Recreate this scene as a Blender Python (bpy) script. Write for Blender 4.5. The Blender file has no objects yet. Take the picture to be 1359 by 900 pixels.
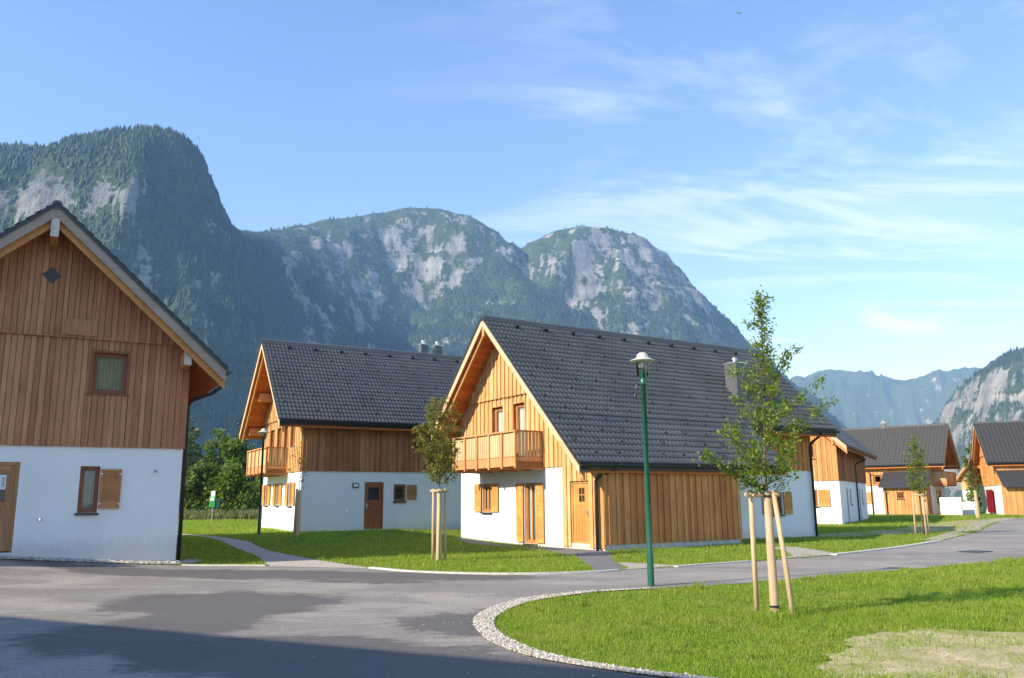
import bpy, bmesh, math, random
import numpy as np
from mathutils import Vector, Matrix
R = math.radians
random.seed(11); rng = np.random.default_rng(5)
scene = bpy.context.scene
COL = scene.collection

# ------------------------------------------------------------------ helpers
class MB:
    """collects faces for one mesh object"""
    def __init__(s): s.v = []; s.f = []; s.m = []
    def poly(s, pts, m=0):
        n = len(s.v); s.v += [tuple(p) for p in pts]; s.f.append(tuple(range(n, n+len(pts)))); s.m.append(m)
    def hexa(s, p, m=0):
        """8 corners: 0-3 one end ring, 4-7 other end ring"""
        n = len(s.v); s.v += [tuple(q) for q in p]
        for f in ((0,3,2,1),(4,5,6,7),(0,1,5,4),(1,2,6,5),(2,3,7,6),(3,0,4,7)):
            s.f.append(tuple(n+i for i in f)); s.m.append(m)
    def box(s, x0, x1, y0, y1, z0, z1, m=0):
        s.hexa([(x0,y0,z0),(x1,y0,z0),(x1,y1,z0),(x0,y1,z0),(x0,y0,z1),(x1,y0,z1),(x1,y1,z1),(x0,y1,z1)], m)
    def pbox(s, P, a0, a1, d0, d1, z0, z1, m=0):
        s.hexa([P(a0,d0,z0),P(a1,d0,z0),P(a1,d1,z0),P(a0,d1,z0),P(a0,d0,z1),P(a1,d0,z1),P(a1,d1,z1),P(a0,d1,z1)], m)
    def tube(s, pts, rad, n=8, m=0, cap=True):
        pts = [Vector(p) for p in pts]
        if not isinstance(rad, (list, tuple)): rad = [rad]*len(pts)
        base = len(s.v); up = Vector((0,0,1)); prev = None
        for i, p in enumerate(pts):
            d = (pts[min(i+1, len(pts)-1)] - pts[max(i-1, 0)])
            if d.length < 1e-9: d = Vector((0,0,1))
            d.normalize()
            if prev is None:
                a = d.cross(Vector((1,0,0)) if abs(d.x) < .9 else Vector((0,1,0))).normalized()
            else:
                a = (prev - d*prev.dot(d))
                a = a.normalized() if a.length > 1e-6 else d.orthogonal().normalized()
            b = d.cross(a); prev = a
            for k in range(n):
                t = 2*math.pi*k/n
                s.v.append(tuple(p + (a*math.cos(t) + b*math.sin(t))*rad[i]))
        for i in range(len(pts)-1):
            for k in range(n):
                s.f.append((base+i*n+k, base+i*n+(k+1)%n, base+(i+1)*n+(k+1)%n, base+(i+1)*n+k)); s.m.append(m)
        if cap:
            s.f.append(tuple(base+k for k in range(n))[::-1]); s.m.append(m)
            e = base+(len(pts)-1)*n
            s.f.append(tuple(e+k for k in range(n))); s.m.append(m)
    def lathe(s, prof, n=24, c=(0,0,0), m=0):
        base = len(s.v)
        for r, z in prof:
            for k in range(n):
                t = 2*math.pi*k/n
                s.v.append((c[0]+r*math.cos(t), c[1]+r*math.sin(t), c[2]+z))
        for i in range(len(prof)-1):
            for k in range(n):
                s.f.append((base+i*n+k, base+i*n+(k+1)%n, base+(i+1)*n+(k+1)%n, base+(i+1)*n+k)); s.m.append(m)
    def build(s, name, mats, parent=None, smooth=False, bevel=0):
        me = bpy.data.meshes.new(name)
        me.from_pydata(s.v, [], s.f)
        if not isinstance(mats, (list, tuple)): mats = [mats]
        for mm in mats: me.materials.append(mm)
        if len(mats) > 1: me.polygons.foreach_set('material_index', s.m)
        if smooth: me.polygons.foreach_set('use_smooth', [True]*len(me.polygons))
        me.update()
        o = bpy.data.objects.new(name, me); COL.objects.link(o)
        if parent: o.parent = parent
        if bevel:
            b = o.modifiers.new('bevel', 'BEVEL'); b.width = bevel; b.segments = 2; b.limit_method = 'ANGLE'
        return o

def np_mesh(name, verts, faces, mat, parent=None, smooth=False, nper=None):
    """verts (n,3), faces (m,k) arrays"""
    me = bpy.data.meshes.new(name)
    nv, (nf, k) = len(verts), faces.shape
    me.vertices.add(nv); me.vertices.foreach_set('co', np.asarray(verts, np.float32).ravel())
    me.loops.add(nf*k); me.loops.foreach_set('vertex_index', faces.astype(np.int32).ravel())
    me.polygons.add(nf); me.polygons.foreach_set('loop_start', np.arange(0, nf*k, k, dtype=np.int32))
    me.polygons.foreach_set('loop_total', np.full(nf, k, np.int32))
    if smooth: me.polygons.foreach_set('use_smooth', np.ones(nf, bool))
    me.update(calc_edges=True); me.validate()
    for mm in (mat if isinstance(mat, (list, tuple)) else [mat]): me.materials.append(mm)
    o = bpy.data.objects.new(name, me); COL.objects.link(o)
    if parent: o.parent = parent
    return o

def tag(o, label=None, cat=None, group=None, kind=None):
    if label: o['label'] = label
    if cat: o['category'] = cat
    if group: o['group'] = group
    if kind: o['kind'] = kind
    return o

def empty(name, loc, rz=0):
    o = bpy.data.objects.new(name, None); COL.objects.link(o)
    o.location = loc; o.rotation_euler = (0, 0, rz); o.empty_display_size = .3
    return o

def copy_tree(o, parent=None):
    c = o.copy(); COL.objects.link(c); c.parent = parent
    for ch in list(o.children): copy_tree(ch, c)
    return c

# ------------------------------------------------------------------ noise
_perm = rng.permutation(512); _val = rng.random(512)
def vnoise(x, y, seed=0):
    xi = np.floor(x).astype(int); yi = np.floor(y).astype(int); fx = x-xi; fy = y-yi
    fx = fx*fx*fx*(fx*(fx*6-15)+10); fy = fy*fy*fy*(fy*(fy*6-15)+10)
    def h(i, j): return _val[(_perm[(i+seed*37) & 511] + j*7 + _perm[(j+seed*91) & 511]) & 511]
    return (h(xi,yi)*(1-fx)+h(xi+1,yi)*fx)*(1-fy) + (h(xi,yi+1)*(1-fx)+h(xi+1,yi+1)*fx)*fy
def fbm(x, y, oct=4, seed=0, gain=.5):
    a = 1.; t = 0.; s = 0.
    for o in range(oct):
        t = t + a*(vnoise(x*2**o + o*17.3, y*2**o - o*9.1, seed+o)*2-1); s += a; a *= gain
    return t/s
def sst(a, b, x):
    t = np.clip((np.asarray(x, float)-a)/(b-a), 0, 1); return t*t*(3-2*t)

def gz(x, y):
    """height of the ground"""
    return .42*sst(-7.5,-14.5,x)*sst(34,26,y)*sst(14,18,y) + .24*sst(26,34,y)*sst(2,-6,x)

# ------------------------------------------------------------------ materials
def new_mat(name):
    m = bpy.data.materials.new(name); m.use_nodes = True
    nt = m.node_tree; b = nt.nodes['Principled BSDF']
    return m, nt, b
def N(nt, t, **kw):
    n = nt.nodes.new(t)
    for k, v in kw.items(): setattr(n, k, v)
    return n
def ramp(nt, fac, stops, interp='LINEAR'):
    r = N(nt, 'ShaderNodeValToRGB'); e = r.color_ramp.elements; r.color_ramp.interpolation = interp
    while len(e) < len(stops): e.new(.5)
    for i, (p, c) in enumerate(stops):
        e[i].position = p; e[i].color = (c[0], c[1], c[2], 1) if isinstance(c, (tuple, list)) else (c, c, c, 1)
    nt.links.new(fac, r.inputs[0]); return r.outputs[0]
def coords(nt, scale=(1,1,1), out='Object', rot=(0,0,0)):
    t = N(nt, 'ShaderNodeTexCoord'); mp = N(nt, 'ShaderNodeMapping')
    mp.inputs['Scale'].default_value = scale; mp.inputs['Rotation'].default_value = rot
    nt.links.new(t.outputs[out], mp.inputs[0]); return mp.outputs[0]
def noise(nt, vec, scale, detail=4, rough=.55, dist=0):
    n = N(nt, 'ShaderNodeTexNoise'); n.inputs['Scale'].default_value = scale; n.inputs['Detail'].default_value = detail
    n.inputs['Roughness'].default_value = rough; n.inputs['Distortion'].default_value = dist
    nt.links.new(vec, n.inputs['Vector']); return n.outputs[0]
def mix(nt, fac, a, b, mode='MIX'):
    m = N(nt, 'ShaderNodeMix', data_type='RGBA', blend_type=mode)
    for i, x in ((0, fac), (6, a), (7, b)):
        if isinstance(x, (int, float)): m.inputs[i].default_value = x if i == 0 else (x, x, x, 1)
        elif isinstance(x, (tuple, list)): m.inputs[i].default_value = (*x[:3], 1)
        else: nt.links.new(x, m.inputs[i])
    return m.outputs[2]
def math_n(nt, op, a, b=None, clamp=False):
    m = N(nt, 'ShaderNodeMath', operation=op); m.use_clamp = clamp
    for i, x in ((0, a), (1, b)):
        if x is None: continue
        if isinstance(x, (int, float)): m.inputs[i].default_value = x
        else: nt.links.new(x, m.inputs[i])
    return m.outputs[0]
def bump(nt, b, h, strength=.3, dist=.02):
    n = N(nt, 'ShaderNodeBump'); n.inputs['Strength'].default_value = strength; n.inputs['Distance'].default_value = dist
    nt.links.new(h, n.inputs['Height']); nt.links.new(n.outputs[0], b.inputs['Normal'])
def setb(b, **kw):
    for k, v in kw.items():
        k = {'col':'Base Color','rough':'Roughness','spec':'Specular IOR Level','metal':'Metallic'}[k]
        b.inputs[k].default_value = (*v, 1) if isinstance(v, (tuple, list)) else v

def wood_mat(name, c0, c1, c2, axis='z', island=True, knots=.5, rough=.75):
    m, nt, b = new_mat(name)
    sc = {'z':(9,9,.55), 'x':(.55,9,9), 'y':(9,.55,9)}[axis]
    vec = coords(nt, sc)
    g = noise(nt, vec, 3.0, 6, .6, .3)
    if island:
        geo = N(nt, 'ShaderNodeNewGeometry'); rnd = geo.outputs['Random Per Island']
    else:
        oi = N(nt, 'ShaderNodeObjectInfo'); rnd = oi.outputs['Random']
    col = ramp(nt, rnd, [(0, c0), (.55, c1), (1, c2)])
    gr = ramp(nt, g, [(.3, .72), (.5, 1.0), (.72, 1.16)])
    col = mix(nt, 1.0, col, gr, 'MULTIPLY')
    kv = coords(nt, {'z':(3.2,3.2,1.5), 'x':(1.5,3.2,3.2), 'y':(3.2,1.5,3.2)}[axis])
    vo = N(nt, 'ShaderNodeTexVoronoi'); vo.inputs['Scale'].default_value = 1.6; nt.links.new(kv, vo.inputs['Vector'])
    kn = ramp(nt, vo.outputs['Distance'], [(.05, 1), (.12, 0)])
    kf = math_n(nt, 'MULTIPLY', kn, knots)
    col = mix(nt, kf, col, tuple(x*.35 for x in c0))
    w = noise(nt, coords(nt, (1,1,1)), .9, 3)
    col = mix(nt, 1.0, col, ramp(nt, w, [(.3, .86), (.7, 1.1)]), 'MULTIPLY')
    nt.links.new(col, b.inputs['Base Color']); setb(b, rough=rough, spec=.25)
    bump(nt, b, g, .35, .006)
    return m

M = {}
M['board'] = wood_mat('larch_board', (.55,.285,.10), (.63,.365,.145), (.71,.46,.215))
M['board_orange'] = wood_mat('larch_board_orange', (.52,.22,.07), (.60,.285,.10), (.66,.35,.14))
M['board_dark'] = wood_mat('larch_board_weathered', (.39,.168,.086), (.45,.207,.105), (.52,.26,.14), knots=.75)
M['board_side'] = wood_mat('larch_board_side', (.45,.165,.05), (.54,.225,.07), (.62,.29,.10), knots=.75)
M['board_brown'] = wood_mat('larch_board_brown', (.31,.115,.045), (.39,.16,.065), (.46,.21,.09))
M['soffit'] = wood_mat('soffit_board', (.46,.125,.025), (.54,.16,.035), (.60,.20,.05), 'y', knots=.3)
M['beam'] = wood_mat('beam_wood', (.46,.21,.065), (.54,.26,.09), (.60,.31,.12), 'y', knots=.3)
M['barge'] = wood_mat('barge_board', (.56,.36,.21), (.62,.42,.26), (.68,.48,.32), 'x', knots=.3)
M['barge_grey'] = wood_mat('barge_board_grey', (.24,.19,.15), (.32,.26,.21), (.40,.34,.28), 'x', knots=.3)
M['beam_grey'] = wood_mat('beam_end_grey', (.48,.44,.40), (.55,.50,.46), (.6,.55,.5), 'z', knots=.2)
M['balcony'] = wood_mat('balcony_wood', (.56,.225,.085), (.62,.28,.115), (.68,.34,.15), 'z', knots=.2)
M['baluster'] = wood_mat('baluster_wood', (.62,.42,.20), (.68,.48,.25), (.72,.52,.29), 'z', knots=.2)
M['door'] = wood_mat('door_wood', (.50,.23,.06), (.56,.27,.075), (.6,.3,.09), 'z', knots=.15, rough=.5)
M['door_red'] = wood_mat('door_red_wood', (.30,.10,.035), (.34,.12,.04), (.38,.14,.05), 'z', knots=.15, rough=.5)
M['shutter'] = wood_mat('shutter_wood', (.55,.26,.06), (.60,.30,.08), (.66,.35,.10), 'z', knots=.15)
M['shutter_brown'] = wood_mat('shutter_brown_wood', (.40,.165,.065), (.46,.20,.08), (.50,.24,.10), 'z', knots=.15)
M['door_brown'] = wood_mat('door_brown_wood', (.38,.19,.075), (.43,.22,.09), (.47,.25,.11), 'z', knots=.15, rough=.5)
M['frame'] = wood_mat('frame_wood', (.36,.15,.05), (.42,.18,.06), (.46,.21,.075), 'z', island=False, knots=.1, rough=.5)
M['frame_dark'] = wood_mat('frame_dark_wood', (.20,.075,.03), (.24,.09,.04), (.28,.11,.045), 'z', island=False, knots=.1, rough=.5)
M['stake'] = wood_mat('stake_wood', (.42,.30,.17), (.50,.37,.22), (.56,.42,.26), 'z', knots=.3)

def plaster():
    m, nt, b = new_mat('white_render')
    v = coords(nt)
    n1 = noise(nt, v, 160, 3); n2 = noise(nt, v, .8, 4)
    col = ramp(nt, n2, [(.3, (.76,.755,.74)), (.7, (.83,.825,.81))])
    # splash dirt near the base of the wall, streaky
    sep = N(nt, 'ShaderNodeSeparateXYZ'); nt.links.new(v, sep.inputs[0])
    low = ramp(nt, math_n(nt, 'ADD', sep.outputs[2], math_n(nt, 'MULTIPLY', noise(nt, coords(nt, (3,3,1)), 3, 5), .5)), [(.25, 1), (.62, 0)])
    col = mix(nt, math_n(nt, 'MULTIPLY', low, .38), col, (.45,.41,.34))
    nt.links.new(col, b.inputs['Base Color']); setb(b, rough=.9, spec=.15); bump(nt, b, n1, .25, .004)
    return m
M['plaster'] = plaster()

def simple(name, col, rough=.5, metal=0., nscale=20, var=.15, spec=.5, bmp=0.):
    m, nt, b = new_mat(name)
    v = coords(nt); n = noise(nt, v, nscale, 5)
    c = ramp(nt, n, [(.3, tuple(x*(1-var) for x in col)), (.7, tuple(min(1, x*(1+var)) for x in col))])
    nt.links.new(c, b.inputs['Base Color']); setb(b, rough=rough, metal=metal, spec=spec)
    rr = ramp(nt, n, [(.3, max(0, rough-.08)), (.7, min(1, rough+.08))]); nt.links.new(rr, b.inputs['Roughness'])
    if bmp: bump(nt, b, n, bmp, .01)
    return m
def tile_mat():
    m, nt, b = new_mat('roof_tile')
    v = coords(nt); n = noise(nt, v, .7, 5); n2 = noise(nt, v, 26, 3)
    geo = N(nt, 'ShaderNodeNewGeometry')
    c = ramp(nt, n, [(.3, (.070,.070,.070)), (.7, (.108,.107,.105))])
    c = mix(nt, 1, c, ramp(nt, n2, [(.3, .8), (.7, 1.2)]), 'MULTIPLY')
    nt.links.new(c, b.inputs['Base Color']); setb(b, rough=.42, spec=.5)
    nt.links.new(ramp(nt, n2, [(.3, .28), (.7, .42)]), b.inputs['Roughness'])
    return m
M['tile'] = tile_mat()
M['tile_far'] = simple('far_roof_tile', (.042,.042,.046), .6, 0, 3, .15, .3)
M['metal_dark'] = simple('dark_sheet_metal', (.035,.036,.04), .38, .3)
M['chimney'] = simple('chimney_sheet', (.105,.11,.12), .4, .2, 6, .08)
M['zinc'] = simple('zinc_metal', (.55,.56,.58), .35, .9)
M['white_metal'] = simple('white_lacquer', (.75,.75,.74), .35)
M['green_paint'] = simple('green_paint', (.012,.10,.062), .3, 0, 40, .1)
M['green_dark'] = simple('green_dark_paint', (.01,.045,.04), .4)
M['green_bright'] = simple('green_bright_paint', (.02,.28,.05), .4)
M['concrete'] = simple('concrete', (.50,.48,.43), .9, 0, 8, .2, .2, .3)
M['black_rubber'] = simple('black_plastic', (.015,.015,.017), .45)
M['curtain_yellow'] = simple('yellow_curtain', (.46,.36,.05), .9, 0, 3, .2, .1)
M['curtain_white'] = simple('white_curtain', (.6,.6,.58), .9, 0, 3, .1, .1)
M['curtain_red'] = simple('red_cloth', (.13,.007,.013), .85, 0, 3, .3, .1)
M['paper'] = simple('paper', (.75,.74,.72), .8, 0, 3, .03, .1)
M['poster_orange'] = simple('poster_orange', (.45,.14,.06), .8)
M['poster_dark'] = simple('poster_dark', (.03,.035,.05), .8)
M['jute'] = wood_mat('jute_wrap', (.44,.31,.19), (.50,.36,.23), (.56,.42,.27), 'z', island=False, knots=.25)
M['grey_door'] = simple('grey_door_paint', (.42,.44,.46), .5)
M['glaze'] = simple('lamp_white', (.8,.8,.78), .3)
M['shade'] = simple('lamp_hat', (.52,.52,.42), .35, .1, 5, .08)
M['harness'] = simple('harness_cloth', (.05,.06,.08), .8)
M['sail'] = simple('paraglider_cloth', (.75,.78,.85), .6)

def glass_mat(name, tint=(.9,.95,.95), opaque=.0):
    m = bpy.data.materials.new(name); m.use_nodes = True; nt = m.node_tree
    nt.nodes.clear(); o = N(nt, 'ShaderNodeOutputMaterial')
    tr = N(nt, 'ShaderNodeBsdfTransparent'); tr.inputs[0].default_value = (*tint, 1)
    gl = N(nt, 'ShaderNodeBsdfGlossy'); gl.inputs['Roughness'].default_value = .02
    fr = N(nt, 'ShaderNodeFresnel'); fr.inputs[0].default_value = 1.52
    f = math_n(nt, 'MULTIPLY', fr.outputs[0], 1.1, True)
    mx = N(nt, 'ShaderNodeMixShader'); nt.links.new(f, mx.inputs[0]); nt.links.new(tr.outputs[0], mx.inputs[1]); nt.links.new(gl.outputs[0], mx.inputs[2])
    nt.links.new(mx.outputs[0], o.inputs[0]); return m
M['glass'] = glass_mat('window_glass', (.88,.91,.90))
M['lamp_glass'] = glass_mat('lamp_glass', (.82,.86,.80))

def leaf_mat(name, c0, c1, c2, trans=.35, patch=None):
    m, nt, b = new_mat(name)
    geo = N(nt, 'ShaderNodeNewGeometry')
    col = ramp(nt, geo.outputs['Random Per Island'], [(0, c0), (.5, c1), (1, c2)])
    if patch:
        v = coords(nt); pf = ramp(nt, noise(nt, v, .8, 5, .65), [(.40, 0), (.62, .75)]); col = mix(nt, pf, col, patch)
        df = ramp(nt, noise(nt, v, 2.6, 4, .6), [(.55, 0), (.68, .6)]); col = mix(nt, df, col, tuple(x*.62 for x in c0))
    nt.links.new(col, b.inputs['Base Color']); setb(b, rough=.5, spec=.35)
    t = N(nt, 'ShaderNodeBsdfTranslucent'); nt.links.new(mix(nt, 1, col, (1.25,1.35,.7), 'MULTIPLY'), t.inputs[0])
    mx = N(nt, 'ShaderNodeMixShader'); mx.inputs[0].default_value = trans
    out = nt.nodes['Material Output']
    nt.links.new(b.outputs[0], mx.inputs[1]); nt.links.new(t.outputs[0], mx.inputs[2]); nt.links.new(mx.outputs[0], out.inputs[0])
    return m
M['leaf'] = leaf_mat('hornbeam_leaf', (.10,.17,.024), (.165,.245,.038), (.30,.36,.055), .5)
M['leaf_olive'] = leaf_mat('olive_leaf', (.12,.14,.025), (.20,.20,.04), (.30,.25,.06), .45)
M['leaf_wood'] = leaf_mat('wood_leaf', (.07,.125,.02), (.12,.19,.032), (.20,.25,.045), .42)
M['leaf_yellow'] = leaf_mat('yellowish_leaf', (.07,.10,.02), (.11,.14,.03), (.16,.18,.04), .3)
M['needle'] = leaf_mat('spruce_needle', (.010,.024,.011), (.022,.045,.018), (.055,.085,.028), .12)
M['grass_blade'] = leaf_mat('grass_blade', (.165,.26,.024), (.24,.36,.034), (.34,.43,.06), .52, (.33,.36,.07))
M['weed'] = leaf_mat('tall_weed', (.09,.10,.03), (.14,.16,.05), (.22,.19,.09), .3)
M['bark'] = simple('bark', (.12,.085,.055), .9, 0, 30, .35, .2, .5)

def ground_mat():
    m, nt, b = new_mat('lawn_soil')
    v = coords(nt); n1 = noise(nt, v, .35, 5); n2 = noise(nt, v, 9, 5, .7); n3 = noise(nt, v, 60, 3, .7)
    c = ramp(nt, n2, [(.3, (.10,.17,.018)), (.55, (.155,.245,.028)), (.75, (.21,.28,.04))])
    c = mix(nt, 1, c, ramp(nt, n1, [(.3, .8), (.7, 1.15)]), 'MULTIPLY')
    c = mix(nt, 1, c, ramp(nt, n3, [(.3, .65), (.7, 1.25)]), 'MULTIPLY')
    nt.links.new(c, b.inputs['Base Color']); setb(b, rough=.95, spec=.1); bump(nt, b, math_n(nt, 'ADD', n2, n3), .8, .05)
    return m
M['ground'] = ground_mat()
def asphalt_mat():
    m, nt, b = new_mat('asphalt')
    v = coords(nt)
    agg = noise(nt, v, 190, 2, .8); fine = noise(nt, v, 45, 4, .7)
    # dark damp stains with ragged, wind-drawn edges
    st = noise(nt, coords(nt, (.30,.62,1), rot=(0,0,R(-12))), 1.0, 9, .62, .9)
    big = noise(nt, coords(nt, (.12,.2,1)), 1.0, 4, .5, .3)
    f = math_n(nt, 'ADD', math_n(nt, 'MULTIPLY', st, .75), math_n(nt, 'MULTIPLY', big, .5))
    dark = ramp(nt, f, [(.60, 0), (.64, 1)])
    # the main crossing is an older grey surface, the left arm a newer darker one
    base = ramp(nt, fine, [(.25, (.245,.218,.188)), (.75, (.335,.302,.264))])
    base = mix(nt, 1, base, ramp(nt, noise(nt, v, .5, 5), [(.3, .84), (.7, 1.12)]), 'MULTIPLY')
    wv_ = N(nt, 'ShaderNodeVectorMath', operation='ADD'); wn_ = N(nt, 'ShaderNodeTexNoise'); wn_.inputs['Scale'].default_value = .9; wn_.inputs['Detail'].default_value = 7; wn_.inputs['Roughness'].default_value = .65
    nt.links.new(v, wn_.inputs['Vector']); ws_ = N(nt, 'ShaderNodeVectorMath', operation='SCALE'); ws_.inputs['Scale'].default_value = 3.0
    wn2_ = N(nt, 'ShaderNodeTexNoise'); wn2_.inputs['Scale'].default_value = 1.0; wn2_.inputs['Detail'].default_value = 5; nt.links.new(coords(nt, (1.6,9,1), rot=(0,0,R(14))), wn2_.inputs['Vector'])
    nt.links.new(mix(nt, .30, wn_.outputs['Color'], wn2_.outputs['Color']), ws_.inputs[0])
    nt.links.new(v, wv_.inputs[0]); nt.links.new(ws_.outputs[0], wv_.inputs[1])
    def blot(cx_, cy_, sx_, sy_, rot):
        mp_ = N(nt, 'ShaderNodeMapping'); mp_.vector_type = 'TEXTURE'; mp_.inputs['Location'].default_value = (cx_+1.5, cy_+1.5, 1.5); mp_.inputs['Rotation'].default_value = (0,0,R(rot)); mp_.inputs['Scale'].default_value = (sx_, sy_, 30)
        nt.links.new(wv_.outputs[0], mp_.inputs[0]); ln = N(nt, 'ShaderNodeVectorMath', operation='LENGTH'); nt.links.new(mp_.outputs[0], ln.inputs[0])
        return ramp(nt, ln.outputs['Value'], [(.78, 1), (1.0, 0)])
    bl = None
    for q in ((-5.5,18.2,7.5,1.2,-14),(-4.4,13.0,2.2,1.7,-30),(-.5,10.9,1.0,1.3,-12),(-2.6,16.2,1.6,.4,-10),(-4.4,10.6,1.3,2.0,-25),(-1.6,8.3,3.4,1.35,-24),(.6,7.2,2.4,1.2,-25)):  # stain blots; the nearest ones also paint the road's cast shadow darker
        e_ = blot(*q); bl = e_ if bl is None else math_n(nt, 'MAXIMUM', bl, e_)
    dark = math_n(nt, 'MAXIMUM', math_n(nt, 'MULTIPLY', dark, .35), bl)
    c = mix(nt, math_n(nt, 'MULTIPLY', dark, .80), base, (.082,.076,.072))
    c = mix(nt, 1, c, ramp(nt, agg, [(.28, .50), (.5, 1.0), (.75, 1.55)]), 'MULTIPLY')
    c = mix(nt, 1, c, ramp(nt, noise(nt, v, 22, 3, .7), [(.3, .80), (.7, 1.2)]), 'MULTIPLY')
    spk = N(nt, 'ShaderNodeTexVoronoi'); spk.inputs['Scale'].default_value = 6; nt.links.new(v, spk.inputs['Vector'])
    sp = ramp(nt, spk.outputs['Distance'], [(.05, 1), (.085, 0)])
    spm = math_n(nt, 'MULTIPLY', sp, ramp(nt, noise(nt, v, 2.2, 3), [(.45, 0), (.62, .4)]))
    c = mix(nt, spm, c, (.42,.40,.37))
    # fine crack line
    cr = N(nt, 'ShaderNodeTexVoronoi', feature='DISTANCE_TO_EDGE'); cr.inputs['Scale'].default_value = .16
    wv = N(nt, 'ShaderNodeVectorMath', operation='ADD'); nz = N(nt, 'ShaderNodeTexNoise'); nz.inputs['Scale'].default_value = 1.5
    nt.links.new(v, nz.inputs['Vector']); nt.links.new(v, wv.inputs[0]); nt.links.new(nz.outputs['Color'], wv.inputs[1]); nt.links.new(wv.outputs[0], cr.inputs['Vector'])
    crk = ramp(nt, cr.outputs['Distance'], [(.001, .22), (.003, 0)])
    c = mix(nt, crk, c, (.05,.05,.05))
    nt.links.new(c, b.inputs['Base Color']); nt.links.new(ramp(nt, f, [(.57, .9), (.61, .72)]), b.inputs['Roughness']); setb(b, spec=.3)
    bump(nt, b, math_n(nt, 'ADD', agg, fine), .5, .006)
    return m
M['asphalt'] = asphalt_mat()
def gravel_mat(name, c0, c1, c2, scale=38, grass=0.):
    m, nt, b = new_mat(name)
    v = coords(nt)
    vo = N(nt, 'ShaderNodeTexVoronoi'); vo.inputs['Scale'].default_value = scale; nt.links.new(v, vo.inputs['Vector'])
    sp = N(nt, 'ShaderNodeSeparateColor'); nt.links.new(vo.outputs['Color'], sp.inputs[0])
    c = ramp(nt, sp.outputs[0], [(0, c0), (.5, c1), (1, c2)])
    c = mix(nt, 1, c, ramp(nt, vo.outputs['Distance'], [(.0, 1.1), (.45, 1.0), (.7, .5)]), 'MULTIPLY')
    if grass:
        g = ramp(nt, noise(nt, v, 2.0, 8, .72), [(.5-grass*.3, 0), (.62, 1)])
        c = mix(nt, math_n(nt, 'MULTIPLY', g, .85), c, (.21,.225,.055))
    nt.links.new(c, b.inputs['Base Color']); setb(b, rough=.95, spec=.15); bump(nt, b, vo.outputs['Distance'], -.8, .02)
    return m
M['gravel'] = gravel_mat('pale_gravel', (.33,.29,.23), (.44,.39,.32), (.56,.52,.44), 42)
M['gravel_path'] = gravel_mat('path_gravel', (.40,.345,.285), (.51,.45,.38), (.6,.54,.47), 45)
M['gravel_grey'] = gravel_mat('grey_gravel', (.15,.145,.14), (.2,.195,.19), (.27,.26,.25), 50)
M['dirt'] = gravel_mat('dry_dirt', (.48,.38,.22), (.58,.47,.29), (.66,.56,.38), 55, .40)

def mountain_mat():
    m, nt, b = new_mat('mountain_rock_and_scrub')
    v = coords(nt); geo = N(nt, 'ShaderNodeNewGeometry')
    sep = N(nt, 'ShaderNodeSeparateXYZ'); nt.links.new(geo.outputs['Normal'], sep.inputs[0])
    pos = N(nt, 'ShaderNodeSeparateXYZ'); nt.links.new(v, pos.inputs[0])
    n1 = noise(nt, v, .0035, 9, .62, .4); n2 = noise(nt, coords(nt, (1,1,.28)), .02, 6, .62); n3 = noise(nt, v, .06, 5, .7)
    strata = noise(nt, coords(nt, (.15,.15,1.6)), .012, 6, .6, .5)
    at = N(nt, 'ShaderNodeAttribute', attribute_name='rock')
    f = math_n(nt, 'ADD', at.outputs['Fac'], math_n(nt, 'MULTIPLY', math_n(nt, 'SUBTRACT', n2, .5), 1.5)); f = math_n(nt, 'ADD', f, math_n(nt, 'MULTIPLY', math_n(nt, 'SUBTRACT', n3, .5), 2.4))
    f = math_n(nt, 'ADD', f, math_n(nt, 'MULTIPLY', math_n(nt, 'SUBTRACT', strata, .5), 1.0))
    rk = ramp(nt, f, [(.40, 0), (.52, .7), (.68, 1)])
    rock = ramp(nt, n2, [(.25, (.10,.102,.106)), (.5, (.20,.203,.204)), (.75, (.35,.352,.35))])
    rock = mix(nt, 1, rock, ramp(nt, strata, [(.3, .7), (.7, 1.2)]), 'MULTIPLY')
    scrub = ramp(nt, n3, [(.3, (.024,.044,.016)), (.6, (.055,.080,.032)), (.8, (.105,.120,.06))])
    c = mix(nt, rk, scrub, rock)
    nt.links.new(c, b.inputs['Base Color']); setb(b, rough=.95, spec=.1)
    bump(nt, b, math_n(nt, 'ADD', n3, math_n(nt, 'MULTIPLY', n2, 2.)), .9, 9.)
    return m
M['mountain'] = mountain_mat()

# ------------------------------------------------------------------ camera, light, sky, air
cam = bpy.data.cameras.new('camera'); co = bpy.data.objects.new('camera', cam); COL.objects.link(co)
cam.sensor_width = 36; cam.lens = 36*1102.38/1359; cam.clip_end = 30000; cam.clip_start = .05
co.matrix_world = Matrix.Translation((0,0,1.5)) @ Matrix.Rotation(R(90+10.978), 4, 'X') @ Matrix.Rotation(-.0084, 4, 'Z')
scene.camera = co

SUN_H = Vector((-.870,-.493,0)).normalized(); SUN_EL = R(31.0)
sd = Vector((SUN_H.x*math.cos(SUN_EL), SUN_H.y*math.cos(SUN_EL), math.sin(SUN_EL)))
sl = bpy.data.lights.new('sun', 'SUN'); so = bpy.data.objects.new('sun', sl); COL.objects.link(so)
sl.energy = 4.6; sl.angle = R(.53); sl.color = (1, .945, .86)
so.rotation_euler = sd.to_track_quat('Z', 'Y').to_euler(); so.location = (0,0,60)

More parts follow.
